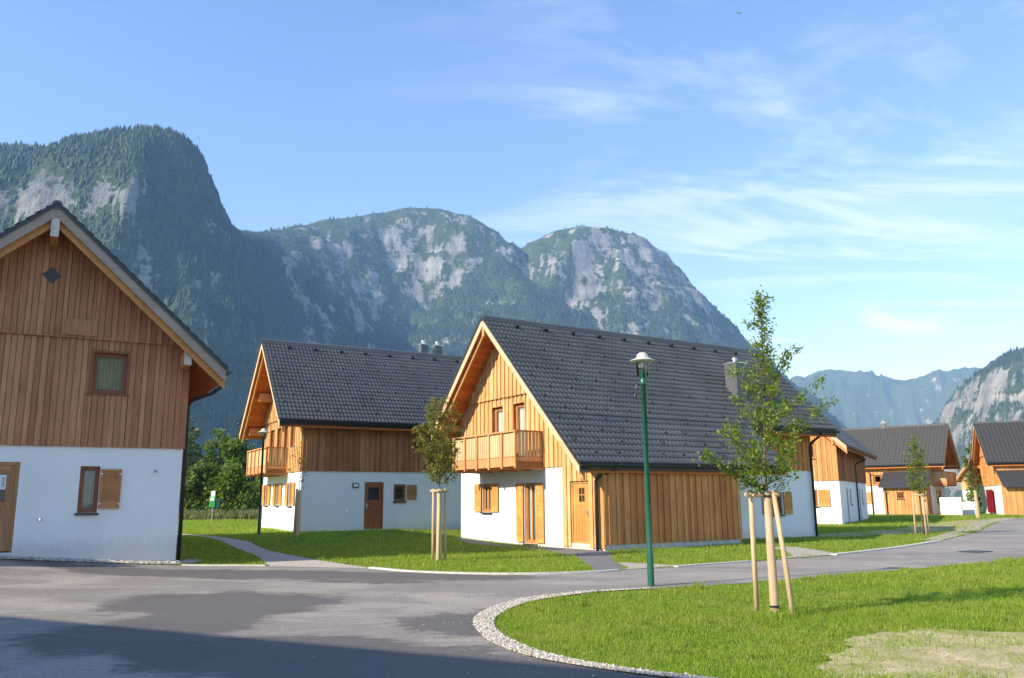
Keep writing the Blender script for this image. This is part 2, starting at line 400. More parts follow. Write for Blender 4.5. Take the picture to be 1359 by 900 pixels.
w = bpy.data.worlds.new('World'); scene.world = w; w.use_nodes = True; nt = w.node_tree
bg = nt.nodes['Background']; sky = N(nt, 'ShaderNodeTexSky', sky_type='NISHITA'); sky.sun_disc = False
sky.sun_elevation = SUN_EL; sky.sun_rotation = math.atan2(SUN_H.x, SUN_H.y)
sky.altitude = 500; sky.air_density = 1.0; sky.dust_density = .25; sky.ozone_density = 2.5
tc = N(nt, 'ShaderNodeTexCoord'); sx = N(nt, 'ShaderNodeSeparateXYZ'); nt.links.new(tc.outputs['Generated'], sx.inputs[0])
zz = math_n(nt, 'ADD', math_n(nt, 'MAXIMUM', sx.outputs[2], 0.0), .12)
cv = N(nt, 'ShaderNodeCombineXYZ')
nt.links.new(math_n(nt, 'DIVIDE', sx.outputs[0], zz), cv.inputs[0]); nt.links.new(math_n(nt, 'DIVIDE', sx.outputs[1], zz), cv.inputs[1])
mp = N(nt, 'ShaderNodeMapping'); nt.links.new(cv.outputs[0], mp.inputs[0]); mp.inputs['Rotation'].default_value = (0,0,R(-38)); mp.inputs['Scale'].default_value = (.55,1.5,1); mp.inputs['Location'].default_value = (3.1,1.4,0)
c1 = noise(nt, mp.outputs[0], 1.5, 12, .66, 1.3)
c2 = noise(nt, cv.outputs[0], .45, 3, .5)
az = math_n(nt, 'DIVIDE', sx.outputs[0], math_n(nt, 'MAXIMUM', sx.outputs[1], .05))
azm = ramp(nt, math_n(nt, 'ADD', math_n(nt, 'MULTIPLY', az, .5), .5), [(.38, .0), (.56, .75), (.8, 1)])
lowm = ramp(nt, sx.outputs[2], [(.08, .85), (.24, .8), (.42, .6), (.6, .45)])
cf = math_n(nt, 'ADD', math_n(nt, 'MULTIPLY', c1, .75), math_n(nt, 'MULTIPLY', c2, .25))
cl = ramp(nt, cf, [(.475, 0), (.535, .30), (.59, .75), (.67, 1)])
cl = math_n(nt, 'MULTIPLY', math_n(nt, 'MULTIPLY', cl, azm), lowm)
# warm white cloud, radiance in the units of the sky model
skyb = mix(nt, 1.0, sky.outputs[0], (.84,.94,1.17), 'MULTIPLY')
skyc = mix(nt, math_n(nt, 'MULTIPLY', cl, .60), skyb, (5.1,5.5,6.2))
nt.links.new(skyc, bg.inputs[0]); bg.inputs[1].default_value = .15

hz = MB(); hz.box(-11000, 11000, -2500, 12000, -4.5, 1400)
hm = bpy.data.materials.new('mountain_air'); hm.use_nodes = True; nt = hm.node_tree; nt.nodes.clear()
ho = N(nt, 'ShaderNodeOutputMaterial'); pv = N(nt, 'ShaderNodeVolumePrincipled')
pv.inputs['Density'].default_value = 1.2e-4; pv.inputs['Color'].default_value = (.28,.54,1.0,1); pv.inputs['Anisotropy'].default_value = .0
pv.inputs['Absorption Color'].default_value = (1,1,1,1)
nt.links.new(pv.outputs[0], ho.inputs['Volume'])
tag(hz.build('haze', hm), kind='stuff')

scene.view_settings.view_transform = 'Standard'; scene.view_settings.look = 'None'
scene.view_settings.gamma = 1; scene.view_settings.exposure = 0.9
scene.render.engine = 'CYCLES'; scene.cycles.use_denoising = True
scene.cycles.max_bounces = 7; scene.cycles.diffuse_bounces = 3; scene.cycles.glossy_bounces = 3; scene.cycles.transparent_max_bounces = 12
scene.cycles.transmission_bounces = 4; scene.cycles.volume_bounces = 0
scene.cycles.sample_clamp_indirect = 6

# ------------------------------------------------------------------ ground, road, paths
def axis_lines(lo, hi, step, far):
    a = list(np.arange(lo, hi+1e-6, step)); d = step; x = hi
    while x < far: d *= 1.35; x += d; a.append(min(x, far))
    d = step; x = lo; pre = []
    while x > -far: d *= 1.35; x -= d; pre.append(max(x, -far))
    return np.array(pre[::-1]+a)
gx = axis_lines(-32, 50, .5, 9000); gy = axis_lines(-12, 92, .5, 9500); gy = gy[gy > -2300]
GX, GY = np.meshgrid(gx, gy); GZ = gz(GX, GY)
V = np.stack([GX, GY, GZ], 2).reshape(-1, 3); nx, ny = len(gx), len(gy)
ii, jj = np.meshgrid(np.arange(nx-1), np.arange(ny-1)); a = (jj*nx+ii).ravel()
tag(np_mesh('ground', V, np.stack([a, a+1, a+nx+1, a+nx], 1), M['ground'], smooth=True), kind='structure')

def sheet(name, pts, mat, off, kind='structure', step=.5, thick=0.):
    bm = bmesh.new()
    vs = [bm.verts.new((x, y, 0)) for x, y in pts]
    f = bm.faces.new(vs); bmesh.ops.triangulate(bm, faces=[f])
    xs = [p[0] for p in pts]; ys = [p[1] for p in pts]
    x0, x1, y0, y1 = min(xs), min(max(xs), 60), min(ys), min(max(ys), 95)
    for c in np.arange(math.floor(x0)+step, x1, step):
        bmesh.ops.bisect_plane(bm, geom=bm.verts[:]+bm.edges[:]+bm.faces[:], plane_co=(c,0,0), plane_no=(1,0,0))
    for c in np.arange(math.floor(y0)+step, y1, step):
        bmesh.ops.bisect_plane(bm, geom=bm.verts[:]+bm.edges[:]+bm.faces[:], plane_co=(0,c,0), plane_no=(0,1,0))
    for v in bm.verts: v.co.z = float(gz(v.co.x, v.co.y)) + off
    if thick:
        r = bmesh.ops.extrude_face_region(bm, geom=bm.faces[:])
        for v in [g for g in r['geom'] if isinstance(g, bmesh.types.BMVert)]: v.co.z += thick
    bmesh.ops.recalc_face_normals(bm, faces=bm.faces[:])
    me = bpy.data.meshes.new(name); bm.to_mesh(me); bm.free(); me.materials.append(mat)
    o = bpy.data.objects.new(name, me); COL.objects.link(o)
    return tag(o, kind=kind)

def smooth_line(pts, n=6):
    """Catmull-Rom through the points"""
    p = [np.array(q, float) for q in pts]; p = [2*p[0]-p[1]]+p+[2*p[-1]-p[-2]]; out = []
    for i in range(1, len(p)-2):
        for k in range(n):
            t = k/n
            out.append(tuple(.5*((2*p[i])+(-p[i-1]+p[i+1])*t+(2*p[i-1]-5*p[i]+4*p[i+1]-p[i+2])*t*t+(-p[i-1]+3*p[i]-3*p[i+1]+p[i+2])*t**3)))
    out.append(tuple(p[-2])); return out
def offset_line(pts, d):
    out = []
    for i, q in enumerate(pts):
        a = np.array(pts[max(i-1,0)]); b = np.array(pts[min(i+1,len(pts)-1)]); t = (b-a)/max(1e-6, np.linalg.norm(b-a))
        out.append((q[0]-t[1]*d, q[1]+t[0]*d))
    return out

edge_left = [(-30,22.6),(-22,21.6),(-15.6,19.3),(-11.83,19.25),(-10.48,20.0),(-8.2,20.75),(-6.68,20.47),(-5.74,20.37)]
edge_mid = [(-5.74,20.37),(-4.15,19.75),(-3.24,19.44)]
edge_lawn = [(-3.24,19.44),(-2.12,18.34),(-.65,17.66),(.58,17.56),(1.69,17.87),(2.38,18.37)]
edge_right = [(2.38,18.37),(5.73,20.51),(8.22,22.37),(11.34,25.36),(14.73,29.39),(20.37,37.28),(28.2,49.5),(33.5,56.5),(40,61.5),(60,70)]
near_edge = [(64,60),(47,51.5),(36,44.5),(22,30.5),(16.5,24.8),(12.33,20.75),(8.11,17.88),(5.1,15.95),(2.84,14.75),(1.22,14.15),(.69,13.73),(.09,13.07),(-.34,11.89),(-.45,10.9),(-.27,9.62),(.13,8.61),(.79,7.91),(1.39,7.5),(2.6,6.7),(4.5,5.6),(8,4.2),(14,2.5)]
near_s = smooth_line(near_edge, 4)
road_pts = edge_left[:-1]+edge_mid[:-1]+smooth_line(edge_lawn, 4)[:-1]+smooth_line(edge_right, 4)+near_s+[(14,-11),(-30,-11)]
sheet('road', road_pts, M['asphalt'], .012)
road_poly = road_pts

grav_in = smooth_line([(2.2,14.42),(1.46,14.0),(.74,13.2),(.26,12.3),(.0,11.28),(-.05,10.5),(.12,9.5),(.62,8.45),(1.2,7.83),(1.9,7.35),(3.1,6.6),(5,5.5)], 4)
grav_out = smooth_line([(2.3,14.56),(1.22,14.2),(.69,13.8),(.05,13.1),(-.38,11.89),(-.5,10.9),(-.32,9.6),(.09,8.55),(.75,7.85),(1.35,7.42),(2.6,6.62),(4.6,5.45)], 4)
shoulder_poly = grav_out+grav_in[::-1]
def resample(l, n):
    l = np.array(l); d = np.r_[0, np.cumsum(np.hypot(*np.diff(l, axis=0).T))]; t = np.linspace(0, d[-1], n)
    return list(zip(np.interp(t, d, l[:,0]), np.interp(t, d, l[:,1])))
def band(name, la, lb, mat, off, n=60):
    la = resample(la, n); lb = resample(lb, n); mb = MB()
    for i in range(n-1): mb.poly([(*q, float(gz(*q))+off) for q in (la[i], la[i+1], lb[i+1], lb[i])])
    return tag(mb.build(name, mat), kind='structure')
_a, _b = np.array(resample(grav_out, 60)), np.array(resample(grav_in, 60)); grav_in = [tuple(q) for q in _a+(_b-_a)*.52]
band('gravel_shoulder', grav_out, grav_in, M['gravel'], .020)
path_up = smooth_line([(-21,42.5),(-16.5,38.5),(-13.61,35.0),(-11.01,31.8),(-9.32,29.84),(-8.27,27.86),(-5.48,22.9),(-3.85,20.39),(-3.24,19.5)], 4)
path_lo = smooth_line([(-19.6,41.2),(-15.3,36.6),(-12.46,32.9),(-10.2,29.6),(-7.6,24.9),(-5.9,20.6),(-5.7,20.35)], 4)
path_poly = path_up+[(-3.3,19.38),(-5.74,20.3)]+path_lo[::-1]
sheet('gravel_path', path_poly, M['gravel_path'], .016)
terr_poly = [(.2,27.55),(1.9,27.35),(2.72,24.93),(2.70,23.9),(2.45,21.2),(2.45,18.9),(2.38,18.42),(1.69,17.92),(1.72,19.5),(1.62,22.6),(1.05,25.3),(.35,26.6),(-1.6,29.5),(-2.15,31.6),(-2.0,32.3)]
sheet('entrance_path', terr_poly, M['gravel_grey'], .014)
drive_poly = [(2.38,18.42),(2.5,18.9),(2.48,20.6),(3.2,20.0),(3.9,19.4)]
sheet('gravel_apron', drive_poly, M['gravel'], .019)
entry2_poly = [(5.2,20.2),(6.4,21.1),(7.3,22.5),(7.7,24.2),(7.7,26.4),(8.7,26.4),(8.75,24.2),(8.7,23.0),(8.6,22.75)]
sheet('side_path', entry2_poly, M['gravel'], .017)
yard_poly = [(10.6,33.5),(12.6,32.6),(15.7,34.6),(19,37.0),(20.3,37.4),(24.6,44.2),(30.4,53.4),(31.6,56.4),(27,52.5),(22.5,46.5),(18,40.2),(14.5,36.8)]
sheet('dry_verge', yard_poly, M['dirt'], .016)
kerb2 = smooth_line([(14.73,29.45),(20.37,37.34),(24.6,44.2),(28.2,49.6),(33.5,56.6),(34.4,58.4),(33,58.2),(29.3,53.2),(25.6,47.6),(19.6,37.9),(14.2,29.8)], 3)
sheet('pale_verge_strip', kerb2, M['gravel'], .022)
dirt_poly = smooth_line([(1.7,6.2),(2.35,7.3),(2.9,8.1),(3.6,9.2),(4.35,9.95),(4.9,10.0),(5.6,9.6),(6.6,9.4),(8,9.2),(9,8),(9,6),(6,4.5)], 3)
_d = np.array(dirt_poly+[dirt_poly[0]]); _t = np.r_[0, np.cumsum(np.hypot(*np.diff(_d, axis=0).T))]; _u = np.linspace(0, _t[-1], 260)[:-1]
_x, _y = np.interp(_u, _t, _d[:,0]), np.interp(_u, _t, _d[:,1])
_rx, _ry = _x-5.5, _y-7.4; _k = 1+(.42*fbm(_u*.8, _u*0+3.3, 4, 93, .6)+.10*fbm(_u*4.5, _u*0+8.1, 2, 95))/np.hypot(_rx, _ry)
dirt_poly = list(zip(5.5+_rx*_k, 7.4+_ry*_k))
sheet('dry_ground_patch', dirt_poly, M['dirt'], .012)
strip_poly = [(-16.5,17.4),(-14.3,18.24),(-8.5,21.5),(-8.5,22.2),(-8.7,24.2),(-8.3,24.3),(-7.9,22.3),(-7.55,21.35),(-8.3,20.95),(-10.3,20.25),(-11.8,19.55),(-14.4,18.5),(-16.7,17.3)]
strip_poly = [(-16.3,17.2),(-14.33,18.3),(-8.5,21.55),(-8.6,22.6),(-8.25,22.6),(-8.0,21.9),(-7.95,21.3),(-8.25,20.9),(-10.4,20.1),(-11.9,19.4),(-14.4,17.9),(-16,16.9)]
sheet('gravel_splash_strip', strip_poly, M['gravel'], .018)

def kerb(name, line, wd, h):
    """a low concrete edging strip"""
    a = offset_line(line, -wd/2); b = offset_line(line, wd/2); mb = MB()
    rows = []
    for p, q in zip(a, b):
        za = float(gz(*p)); zb = float(gz(*q)); rows.append([(p[0],p[1],za-.05),(p[0],p[1],za+h),(q[0],q[1],zb+h),(q[0],q[1],zb-.05)])
    for r, s in zip(rows[:-1], rows[1:]):
        for k in range(3): mb.poly([r[k], s[k], s[k+1], r[k+1]])
    mb.poly(rows[0]); mb.poly(rows[-1])
    o = mb.build(name, M['concrete']); return tag(o, kind='structure')
kerb('kerb', smooth_line(edge_lawn[:5]+[(2.2,18.2)], 5), .13, .045)
kerb('kerb', smooth_line([(3.6,19.12),(5.73,20.54)], 8), .14, .04)
kerb('kerb', smooth_line([(8.4,22.55),(11.34,25.4),(14.5,29.1)], 8), .2, .045)
kerb('kerb', smooth_line([(-8.0,20.72),(-6.68,20.52),(-5.9,20.42)], 5), .1, .04)

g = empty('drain_cover', (12.6,23.4,.014), R(38)); mb = MB()
mb.box(-.42,.42,-.3,.3,0,.012); g_ = mb.build('frame', M['metal_dark'], g)
mb = MB()
for k in range(7): mb.box(-.36+.11*k,-.30+.11*k,-.24,.24,.012,.022)
mb.build('grate', M['metal_dark'], g); tag(g, 'dark iron drain cover set in the grey asphalt road', 'drain cover')

# ------------------------------------------------------------------ mountains
def ray(px, py, dist):
    """point at ground distance dist seen along a line of sight of the camera"""
    f = 1102.38; r = .0084; X = (px-679.5)/f; Y = (py-450)/f
    X, Y = X*math.cos(r)-Y*math.sin(r), X*math.sin(r)+Y*math.cos(r); p = R(10.978)
    d = np.array([X, math.cos(p)+Y*math.sin(p), math.sin(p)-Y*math.cos(p)])
    k = dist/math.hypot(d[0], d[1]); return d*k+np.array([0,0,1.5])
# crest lines: bearing and height surveyed from the photograph, distance estimated
ridges = [
 # left peak: crest from the left to the summit, then falling straight away
 dict(p=[(-420,260,1850),(-250,215,1950),(-100,203,1960),(0,197,1930),(40,198,1920),(65,200,1910),(110,185,1890),(160,176,1870),(200,172,1850),(222,177,1850),(238,188,1880),(247,212,1940),(258,245,2010),(272,268,2100),(290,298,2240),(305,308,2360),(330,312,2560),(352,312,2850)],
      s=[(90,1.0),(170,2.6),(300,1.05),(2000,.62)], r=30, k=9, s2=[(22,.8),(330,2.5),(300,1.0),(2000,.62)]),
 dict(p=[(352,312,2850),(372,306,3000),(400,300,3100),(440,292,3200),(500,284,3300),(540,277,3350),(580,278,3350),(608,285,3350),(630,302,3350),(645,322,3360),(655,333,3450)],
      s=[(120,.8),(330,1.9),(600,1.0),(2500,.62)], r=50),
 dict(p=[(630,302,3350),(650,335,3200),(690,375,3000),(735,425,2800),(765,480,2550),(800,560,2250)], s=[(120,.9),(1500,1.0)], r=30),
 dict(p=[(655,333,3450),(690,333,3560),(715,320,3500),(745,306,3420),(770,301,3400),(800,303,3400),(840,313,3450),(865,331,3520),(890,358,3600),(920,390,3700),(945,415,3800),(960,433,3850),(972,458,3920),(985,500,4000)],
      s=[(150,.85),(300,1.6),(700,1.0),(2500,.66)], r=50, k=6, s2=[(30,.8),(700,1.9),(700,1.0),(2500,.66)]),
 dict(p=[(860,328,3500),(880,390,3300),(905,450,3000),(930,520,2700)], s=[(120,.9),(1500,1.0)], r=30),
 # far blue range on the right
 dict(p=[(900,570,7200),(1000,540,7400),(1060,508,7600),(1080,497,7600),(1100,491,7600),(1130,494,7600),(1150,499,7600),(1190,503,7600),(1220,500,7600),(1250,501,7600),(1262,494,7500),(1290,488,7500),(1310,489,7500),(1345,500,7400),(1450,520,7400)],
      s=[(200,.5),(500,.9),(6000,.5)], r=90),
 dict(p=[(1225,600,3300),(1248,570,3250),(1262,551,3200),(1276,538,3150),(1290,515,3080),(1308,494,3050),(1330,478,3000),(1350,466,2950),(1385,450,2900),(1450,425,2850),(1600,400,2800)],
      s=[(60,.9),(260,2.2),(400,1.0),(2500,.6)], r=25),
]
# polar grid around the village
NA, NR = 1000, 430
az_ = np.linspace(R(-42), R(42), NA)
rr_ = np.concatenate([np.linspace(700, 4300, 330), np.linspace(4340, 9600, NR-330)])
AZ, RR = np.meshgrid(az_, rr_); X = RR*np.sin(AZ); Y = RR*np.cos(AZ)
wx = X + 60*fbm(X/420, Y/420, 4, 1) + 22*fbm(X/90, Y/90, 3, 3); wy = Y + 60*fbm(X/420+9, Y/420, 4, 2) + 22*fbm(X/90+5, Y/90, 3, 4)
H = np.full(X.shape, -60.); RI = np.zeros(X.shape, int); BD = np.full(X.shape, 9e9)
for ri, rd in enumerate(ridges):
    P = np.array([ray(*q) for q in rd['p']])
    best = np.full(X.shape, -1e9); bd = np.full(X.shape, 1e9)
    for a_, b_ in zip(P[:-1], P[1:]):
        ab = b_[:2]-a_[:2]; L2 = ab@ab
        def dist(px_, py_):
            t = np.clip(((px_-a_[0])*ab[0]+(py_-a_[1])*ab[1])/L2, 0, 1)
            return t, np.hypot(px_-(a_[0]+t*ab[0]), py_-(a_[1]+t*ab[1]))
        t0, d0 = dist(X, Y); _, d1 = dist(wx, wy)
        k = sst(0, 220, d0); d = d0*(1-k)+d1*k
        d = np.sqrt(d*d+rd['r']**2)-rd['r']
        h = a_[2]+(b_[2]-a_[2])*t0; rem = d.copy(); drop = np.zeros_like(d); wmod = 1+.5*fbm(X/300, Y/300, 3, 7+ri)*k
        for wd, sl_ in rd['s']:
            seg = np.minimum(rem, wd*wmod); drop += seg*sl_; rem = np.maximum(rem-seg, 0)
        if 's2' in rd:      # a steeper flank to the right of the crest that falls away
            rem = d.copy(); dr2 = np.zeros_like(d)
            for wd, sl_ in rd['s2']:
                seg = np.minimum(rem, wd*wmod); dr2 += seg*sl_; rem = np.maximum(rem-seg, 0)
            A_, B_ = P[rd['k']][:2], P[-1][:2]; e_ = (B_-A_)/np.linalg.norm(B_-A_)
            off = (X-A_[0])*e_[1]-(Y-A_[1])*e_[0]; kk = sst(-15, 25, off); drop = drop*(1-kk)+dr2*kk
        z = h-drop
        up = z > best; best = np.where(up, z, best); bd = np.where(up, d0, bd)
    amp = (sst(15, 260, bd) if ri != 5 else .25+.75*sst(0, 200, bd))*(.35+.65*sst(4600, 7600, RR)*1.3)
    best = best + amp*(120*fbm(X/330, Y/330, 6, 11+ri, .52) - 95*np.abs(fbm(X/170, Y/170, 4, 21+ri))) + sst(0,60,bd)*4*fbm(X/38, Y/38, 3, 31)
    # limestone beds: terraces with steep fronts
    per = 120.; pn = 1.3*fbm(X/420, Y/420, 4, 41); ph = best/per + pn; fr = ph-np.floor(ph)
    terr = (np.floor(ph)+sst(.25,.85,fr)-pn)*per
    kt = sst(30, 140, bd)*(.30+.5*np.clip(fbm(X/260, Y/260, 3, 44), -.5, .8))
    best = best*(1-kt)+terr*kt
    RI = np.where(best > H, ri, RI); BD = np.where(best > H, bd, BD); H = np.maximum(H, best)
H = np.maximum(H, -3.2)
dr = np.gradient(H, rr_, axis=0); da = np.gradient(H, az_, axis=1)/RR; SL = np.hypot(dr, da)
SM = SL.copy()
for _ in range(3): SM = (SM+np.roll(SM,1,0)+np.roll(SM,-1,0)+np.roll(SM,1,1)+np.roll(SM,-1,1)+np.roll(SM,2,1)+np.roll(SM,-2,1))/7
# where bare limestone shows: cliffs, high plateaus, bands of ledges, a scree gully
bias = np.array([-.30,.0,-.16,.03,-.14,-.2,.08])[RI]; altk = np.array([.0,.26,.1,.26,.1,.1,.0])[RI]
ROCK = bias + np.where(RI == 0, .16, .40)*np.clip(SM-1.25, -.7, 1.1) + altk*sst(500, 1150, H) + .32*fbm(X/210, Y/210, 5, 71) + .70*np.where((RI==1)|(RI==3), fbm(X/95, H/11, 4, 72), fbm(X/48, H/16, 4, 72)) + .90*fbm(X/32, Y/32, 3, 74) + .3*fbm(X/700, Y/700, 2, 73)
ROCK += np.where(RI == 0, 1.15*np.exp(-((H-625-90*fbm(X/350, Y/350, 3, 75))/60)**2)*sst(R(-24.0), R(-26.5), AZ) + .5*np.exp(-((H-430)/35)**2)*sst(R(-19), R(-21), AZ)*(fbm(X/90, Y/90, 3, 76) > .05), 0)
gA, gB = ray(800,315,3420), ray(770,400,3150)
tg = np.clip(((X-gA[0])*(gB[0]-gA[0])+(Y-gA[1])*(gB[1]-gA[1]))/((gB[0]-gA[0])**2+(gB[1]-gA[1])**2), 0, 1)
gd = np.hypot(X-(gA[0]+tg*(gB[0]-gA[0])), Y-(gA[1]+tg*(gB[1]-gA[1])))+25*fbm(X/60, Y/60, 3, 78)
ROCK += .8*np.exp(-(gd/26)**2)
V = np.stack([X, Y, H], 2).reshape(-1,3)
ii, jj = np.meshgrid(np.arange(NA-1), np.arange(NR-1)); a = (jj*NA+ii).ravel()
F = np.stack([a, a+1, a+NA+1, a+NA], 1)
keep = (H.ravel()[F] > -3.1).any(1); F = F[keep]
us = np.unique(F); rm = np.full(len(V), -1); rm[us] = np.arange(len(us))
mo = tag(np_mesh('mountains', V[us], rm[F], M['mountain'], smooth=True), kind='structure')
at_ = mo.data.attributes.new('rock', 'FLOAT', 'POINT'); at_.data.foreach_set('value', ROCK.ravel()[us].astype(np.float32))

# conifer forest on the slopes
def forest():
    EA = (H+16)/RR; mx = np.maximum.accumulate(EA, axis=0); VIS = EA >= mx-.006
    n = 480000
    r = np.sqrt(rng.uniform(950**2, 4280**2, n)); t = rng.uniform(R(-36), R(36), n)
    fi = np.interp(r, rr_, np.arange(NR)); fj = (t-az_[0])/(az_[1]-az_[0]); i0 = np.clip(fi.astype(int), 0, NR-2); j0 = np.clip(fj.astype(int), 0, NA-2)
    u = fi-i0; v = fj-j0
    def bil(A): return (A[i0,j0]*(1-u)*(1-v)+A[i0+1,j0]*u*(1-v)+A[i0,j0+1]*(1-u)*v+A[i0+1,j0+1]*u*v)
    z = bil(H); s = bil(SM); rk = bil(ROCK); x = r*np.sin(t); y = r*np.cos(t)
    vis = VIS[i0,j0] & (z > 5)
    nz = fbm(x/150, y/150, 4, 51); n2_ = fbm(x/45, y/45, 3, 52)
    alt = sst(640, 1050, z + 200*nz)             # thins out high up
    mid = sst(2600, 3000, r)
    ok = vis & (rk + .5*n2_ < rng.uniform(.05, .5, n)) & (s < 5.5) & (rng.random(n) > alt*.95) & (rng.random(n) > mid*(.35-.9*n2_-.5*nz))
    x, y, z, r = x[ok], y[ok], z[ok], r[ok]; m = len(x)
    h = rng.uniform(6, 12, m)+rng.random(m)**3*9*(1-.35*alt[ok]); w_ = h*rng.uniform(.17,.27,m); k = 5
    ang = rng.uniform(0, 6.28, m)
    vs = np.empty((m, k+1, 3))
    for q in range(k):
        jit = rng.uniform(.75, 1.25, m)
        vs[:,q,0] = x+np.cos(ang+q*6.283/k)*w_*jit; vs[:,q,1] = y+np.sin(ang+q*6.283/k)*w_*jit; vs[:,q,2] = z-.5+h*.05*rng.random(m)
    vs[:,k,0] = x+rng.uniform(-.3,.3,m); vs[:,k,1] = y; vs[:,k,2] = z+h
    b_ = np.arange(m)[:,None]*(k+1)
    fs = np.stack([np.stack([b_[:,0]+q, b_[:,0]+(q+1)%k, b_[:,0]+k], 1) for q in range(k)], 1).reshape(-1,3)
    o = np_mesh('mountain_forest', vs.reshape(-1,3), fs, M['needle'])
    print('forest trees', m)
    return tag(o, kind='stuff')
forest()

# ------------------------------------------------------------------ houses
def plaster_wall(mb, P, a0, a1, z0, z1, ops=(), rev=.14, m=0):
    """rendered wall with openings (a0,a1,z0,z1) and reveals"""
    xs = sorted({a0, a1, *[min(max(o[i], a0), a1) for o in ops for i in (0,1)]}); zs = sorted({z0, z1, *[min(max(o[i], z0), z1) for o in ops for i in (2,3)]})
    for i in range(len(xs)-1):
        for j in range(len(zs)-1):
            ca, cz = (xs[i]+xs[i+1])/2, (zs[j]+zs[j+1])/2
            if any(o[0] < ca < o[1] and o[2] < cz < o[3] for o in ops): continue
            mb.poly([P(xs[i],0,zs[j]), P(xs[i+1],0,zs[j]), P(xs[i+1],0,zs[j+1]), P(xs[i],0,zs[j+1])], m)
    for o in ops:
        reveal(mb, P, o, rev, m)
def reveal(mb, P, o, rev, m=0):
    q = [(o[0],o[2]), (o[1],o[2]), (o[1],o[3]), (o[0],o[3])]
    for k in range(4):
        (aa,za),(ab,zb) = q[k], q[(k+1)%4]
        mb.poly([P(aa,0,za), P(ab,0,zb), P(ab,-rev,zb), P(aa,-rev,za)], m)

def board_wall(mb, P, a0, a1, zb, zt, ops=(), d0=0., seed=0, w=(.15,.115), m=0):
    """board-and-cover cladding; zt is a height or a function of the position along the wall"""
    ztf = zt if callable(zt) else (lambda a: zt); g_ = .0045
    r = random.Random(seed); a = a0; k = 0
    brk = sorted({x for o in ops for x in o[:2] if a0 < x < a1})
    while a < a1-1e-4:
        wd = w[k % 2]*r.uniform(.85, 1.18); e = min(a+wd, a1)
        if a1-e < .04: e = a1
        dep = d0+(.030 if k % 2 else 0)+r.uniform(0,.003); dz = r.uniform(-.004,.004)
        cuts = [a]+[x for x in brk if a+.005 < x < e-.005]+[e]
        for s, t in zip(cuts[:-1], cuts[1:]):
            c = (s+t)/2; segs = [(zb+dz, None)]
            hs = sorted([(o[2],o[3]) for o in ops if o[0]-1e-4 < c < o[1]+1e-4])
            lo = zb+dz; iv = []
            for h0, h1 in hs:
                if h0 > lo+.02: iv.append((lo, h0))
                lo = max(lo, h1)
            iv.append((lo, None))
            for l, h in iv:
                ha, hb = (h, h) if h is not None else (ztf(s), ztf(t))
                if ha <= l+.01 and hb <= l+.01: continue
                ha = max(ha, l+.002); hb = max(hb, l+.002)
                mb.hexa([P(s+g_,d0-.04,l), P(t-g_,d0-.04,l), P(t-g_,dep+.018,l), P(s+g_,dep+.018,l), P(s+g_,d0-.04,ha), P(t-g_,d0-.04,hb), P(t-g_,dep+.018,hb), P(s+g_,dep+.018,ha)], m)
        a = e; k += 1

def window(root, P, o, d=-.05, fw=.07, frame='frame', mull=0, sill='metal_dark', curtain=None, surround=0., trans=0, door=False):
    a0, a1, z0, z1 = o; mb = MB()
    for (x0,x1,y0,y1) in ((a0,a0+fw,z0,z1),(a1-fw,a1,z0,z1),(a0+fw,a1-fw,z0,z0+fw*1.1),(a0+fw,a1-fw,z1-fw,z1)): mb.pbox(P, x0, x1, d-.06, d, y0, y1)
    for (x0,x1,y0,y1) in ((a0+fw,a0+fw+.05,z0+fw,z1-fw),(a1-fw-.05,a1-fw,z0+fw,z1-fw),(a0+fw+.05,a1-fw-.05,z0+fw*1.1,z0+fw+.06),(a0+fw+.05,a1-fw-.05,z1-fw-.05,z1-fw)): mb.pbox(P, x0, x1, d-.055, d-.015, y0, y1)
    for k in range(mull):
        c = a0+fw+(a1-a0-2*fw)*(k+1)/(mull+1); mb.pbox(P, c-.03, c+.03, d-.055, d-.008, z0+fw, z1-fw)
    if trans:
        for k in range(trans):
            c = z0+(z1-z0)*(k+1)/(trans+1); mb.pbox(P, a0+fw, a1-fw, d-.05, d-.02, c-.018, c+.018)
    if surround:
        s = surround
        for (x0,x1,y0,y1) in ((a0-s,a0,z0-.02,z1+s),(a1,a1+s,z0-.02,z1+s),(a0,a1,z1,z1+s)): mb.pbox(P, x0, x1, -.15, .055, y0, y1)
    wn = mb.build('window' if not door else 'balcony_door', M[frame], root)
    g = MB(); g.poly([P(a0+fw+.04,d-.04,z0+fw+.04), P(a1-fw-.04,d-.04,z0+fw+.04), P(a1-fw-.04,d-.04,z1-fw-.04), P(a0+fw+.04,d-.04,z1-fw-.04)]); g.build('pane', M['glass'], wn)
    if sill:
        g = MB(); g.pbox(P, a0-.04-surround, a1+.04+surround, -.13, .075, z0-.055, z0-.004); g.build('sill', M[sill], wn)
    if curtain:
        g = MB(); n = 22; c0, c1 = a0+.03, a1-.03
        for k in range(n):
            x0 = c0+(c1-c0)*k/n; x1 = c0+(c1-c0)*(k+1)/n
            e0 = d-.10+.03*math.sin(k*1.9); e1 = d-.10+.03*math.sin((k+1)*1.9)
            g.poly([P(x0,e0,z0+.04), P(x1,e1,z0+.04), P(x1,e1,z1-.03), P(x0,e0,z1-.03)])
        g.build('curtain', M[curtain], wn, smooth=True)
    return wn

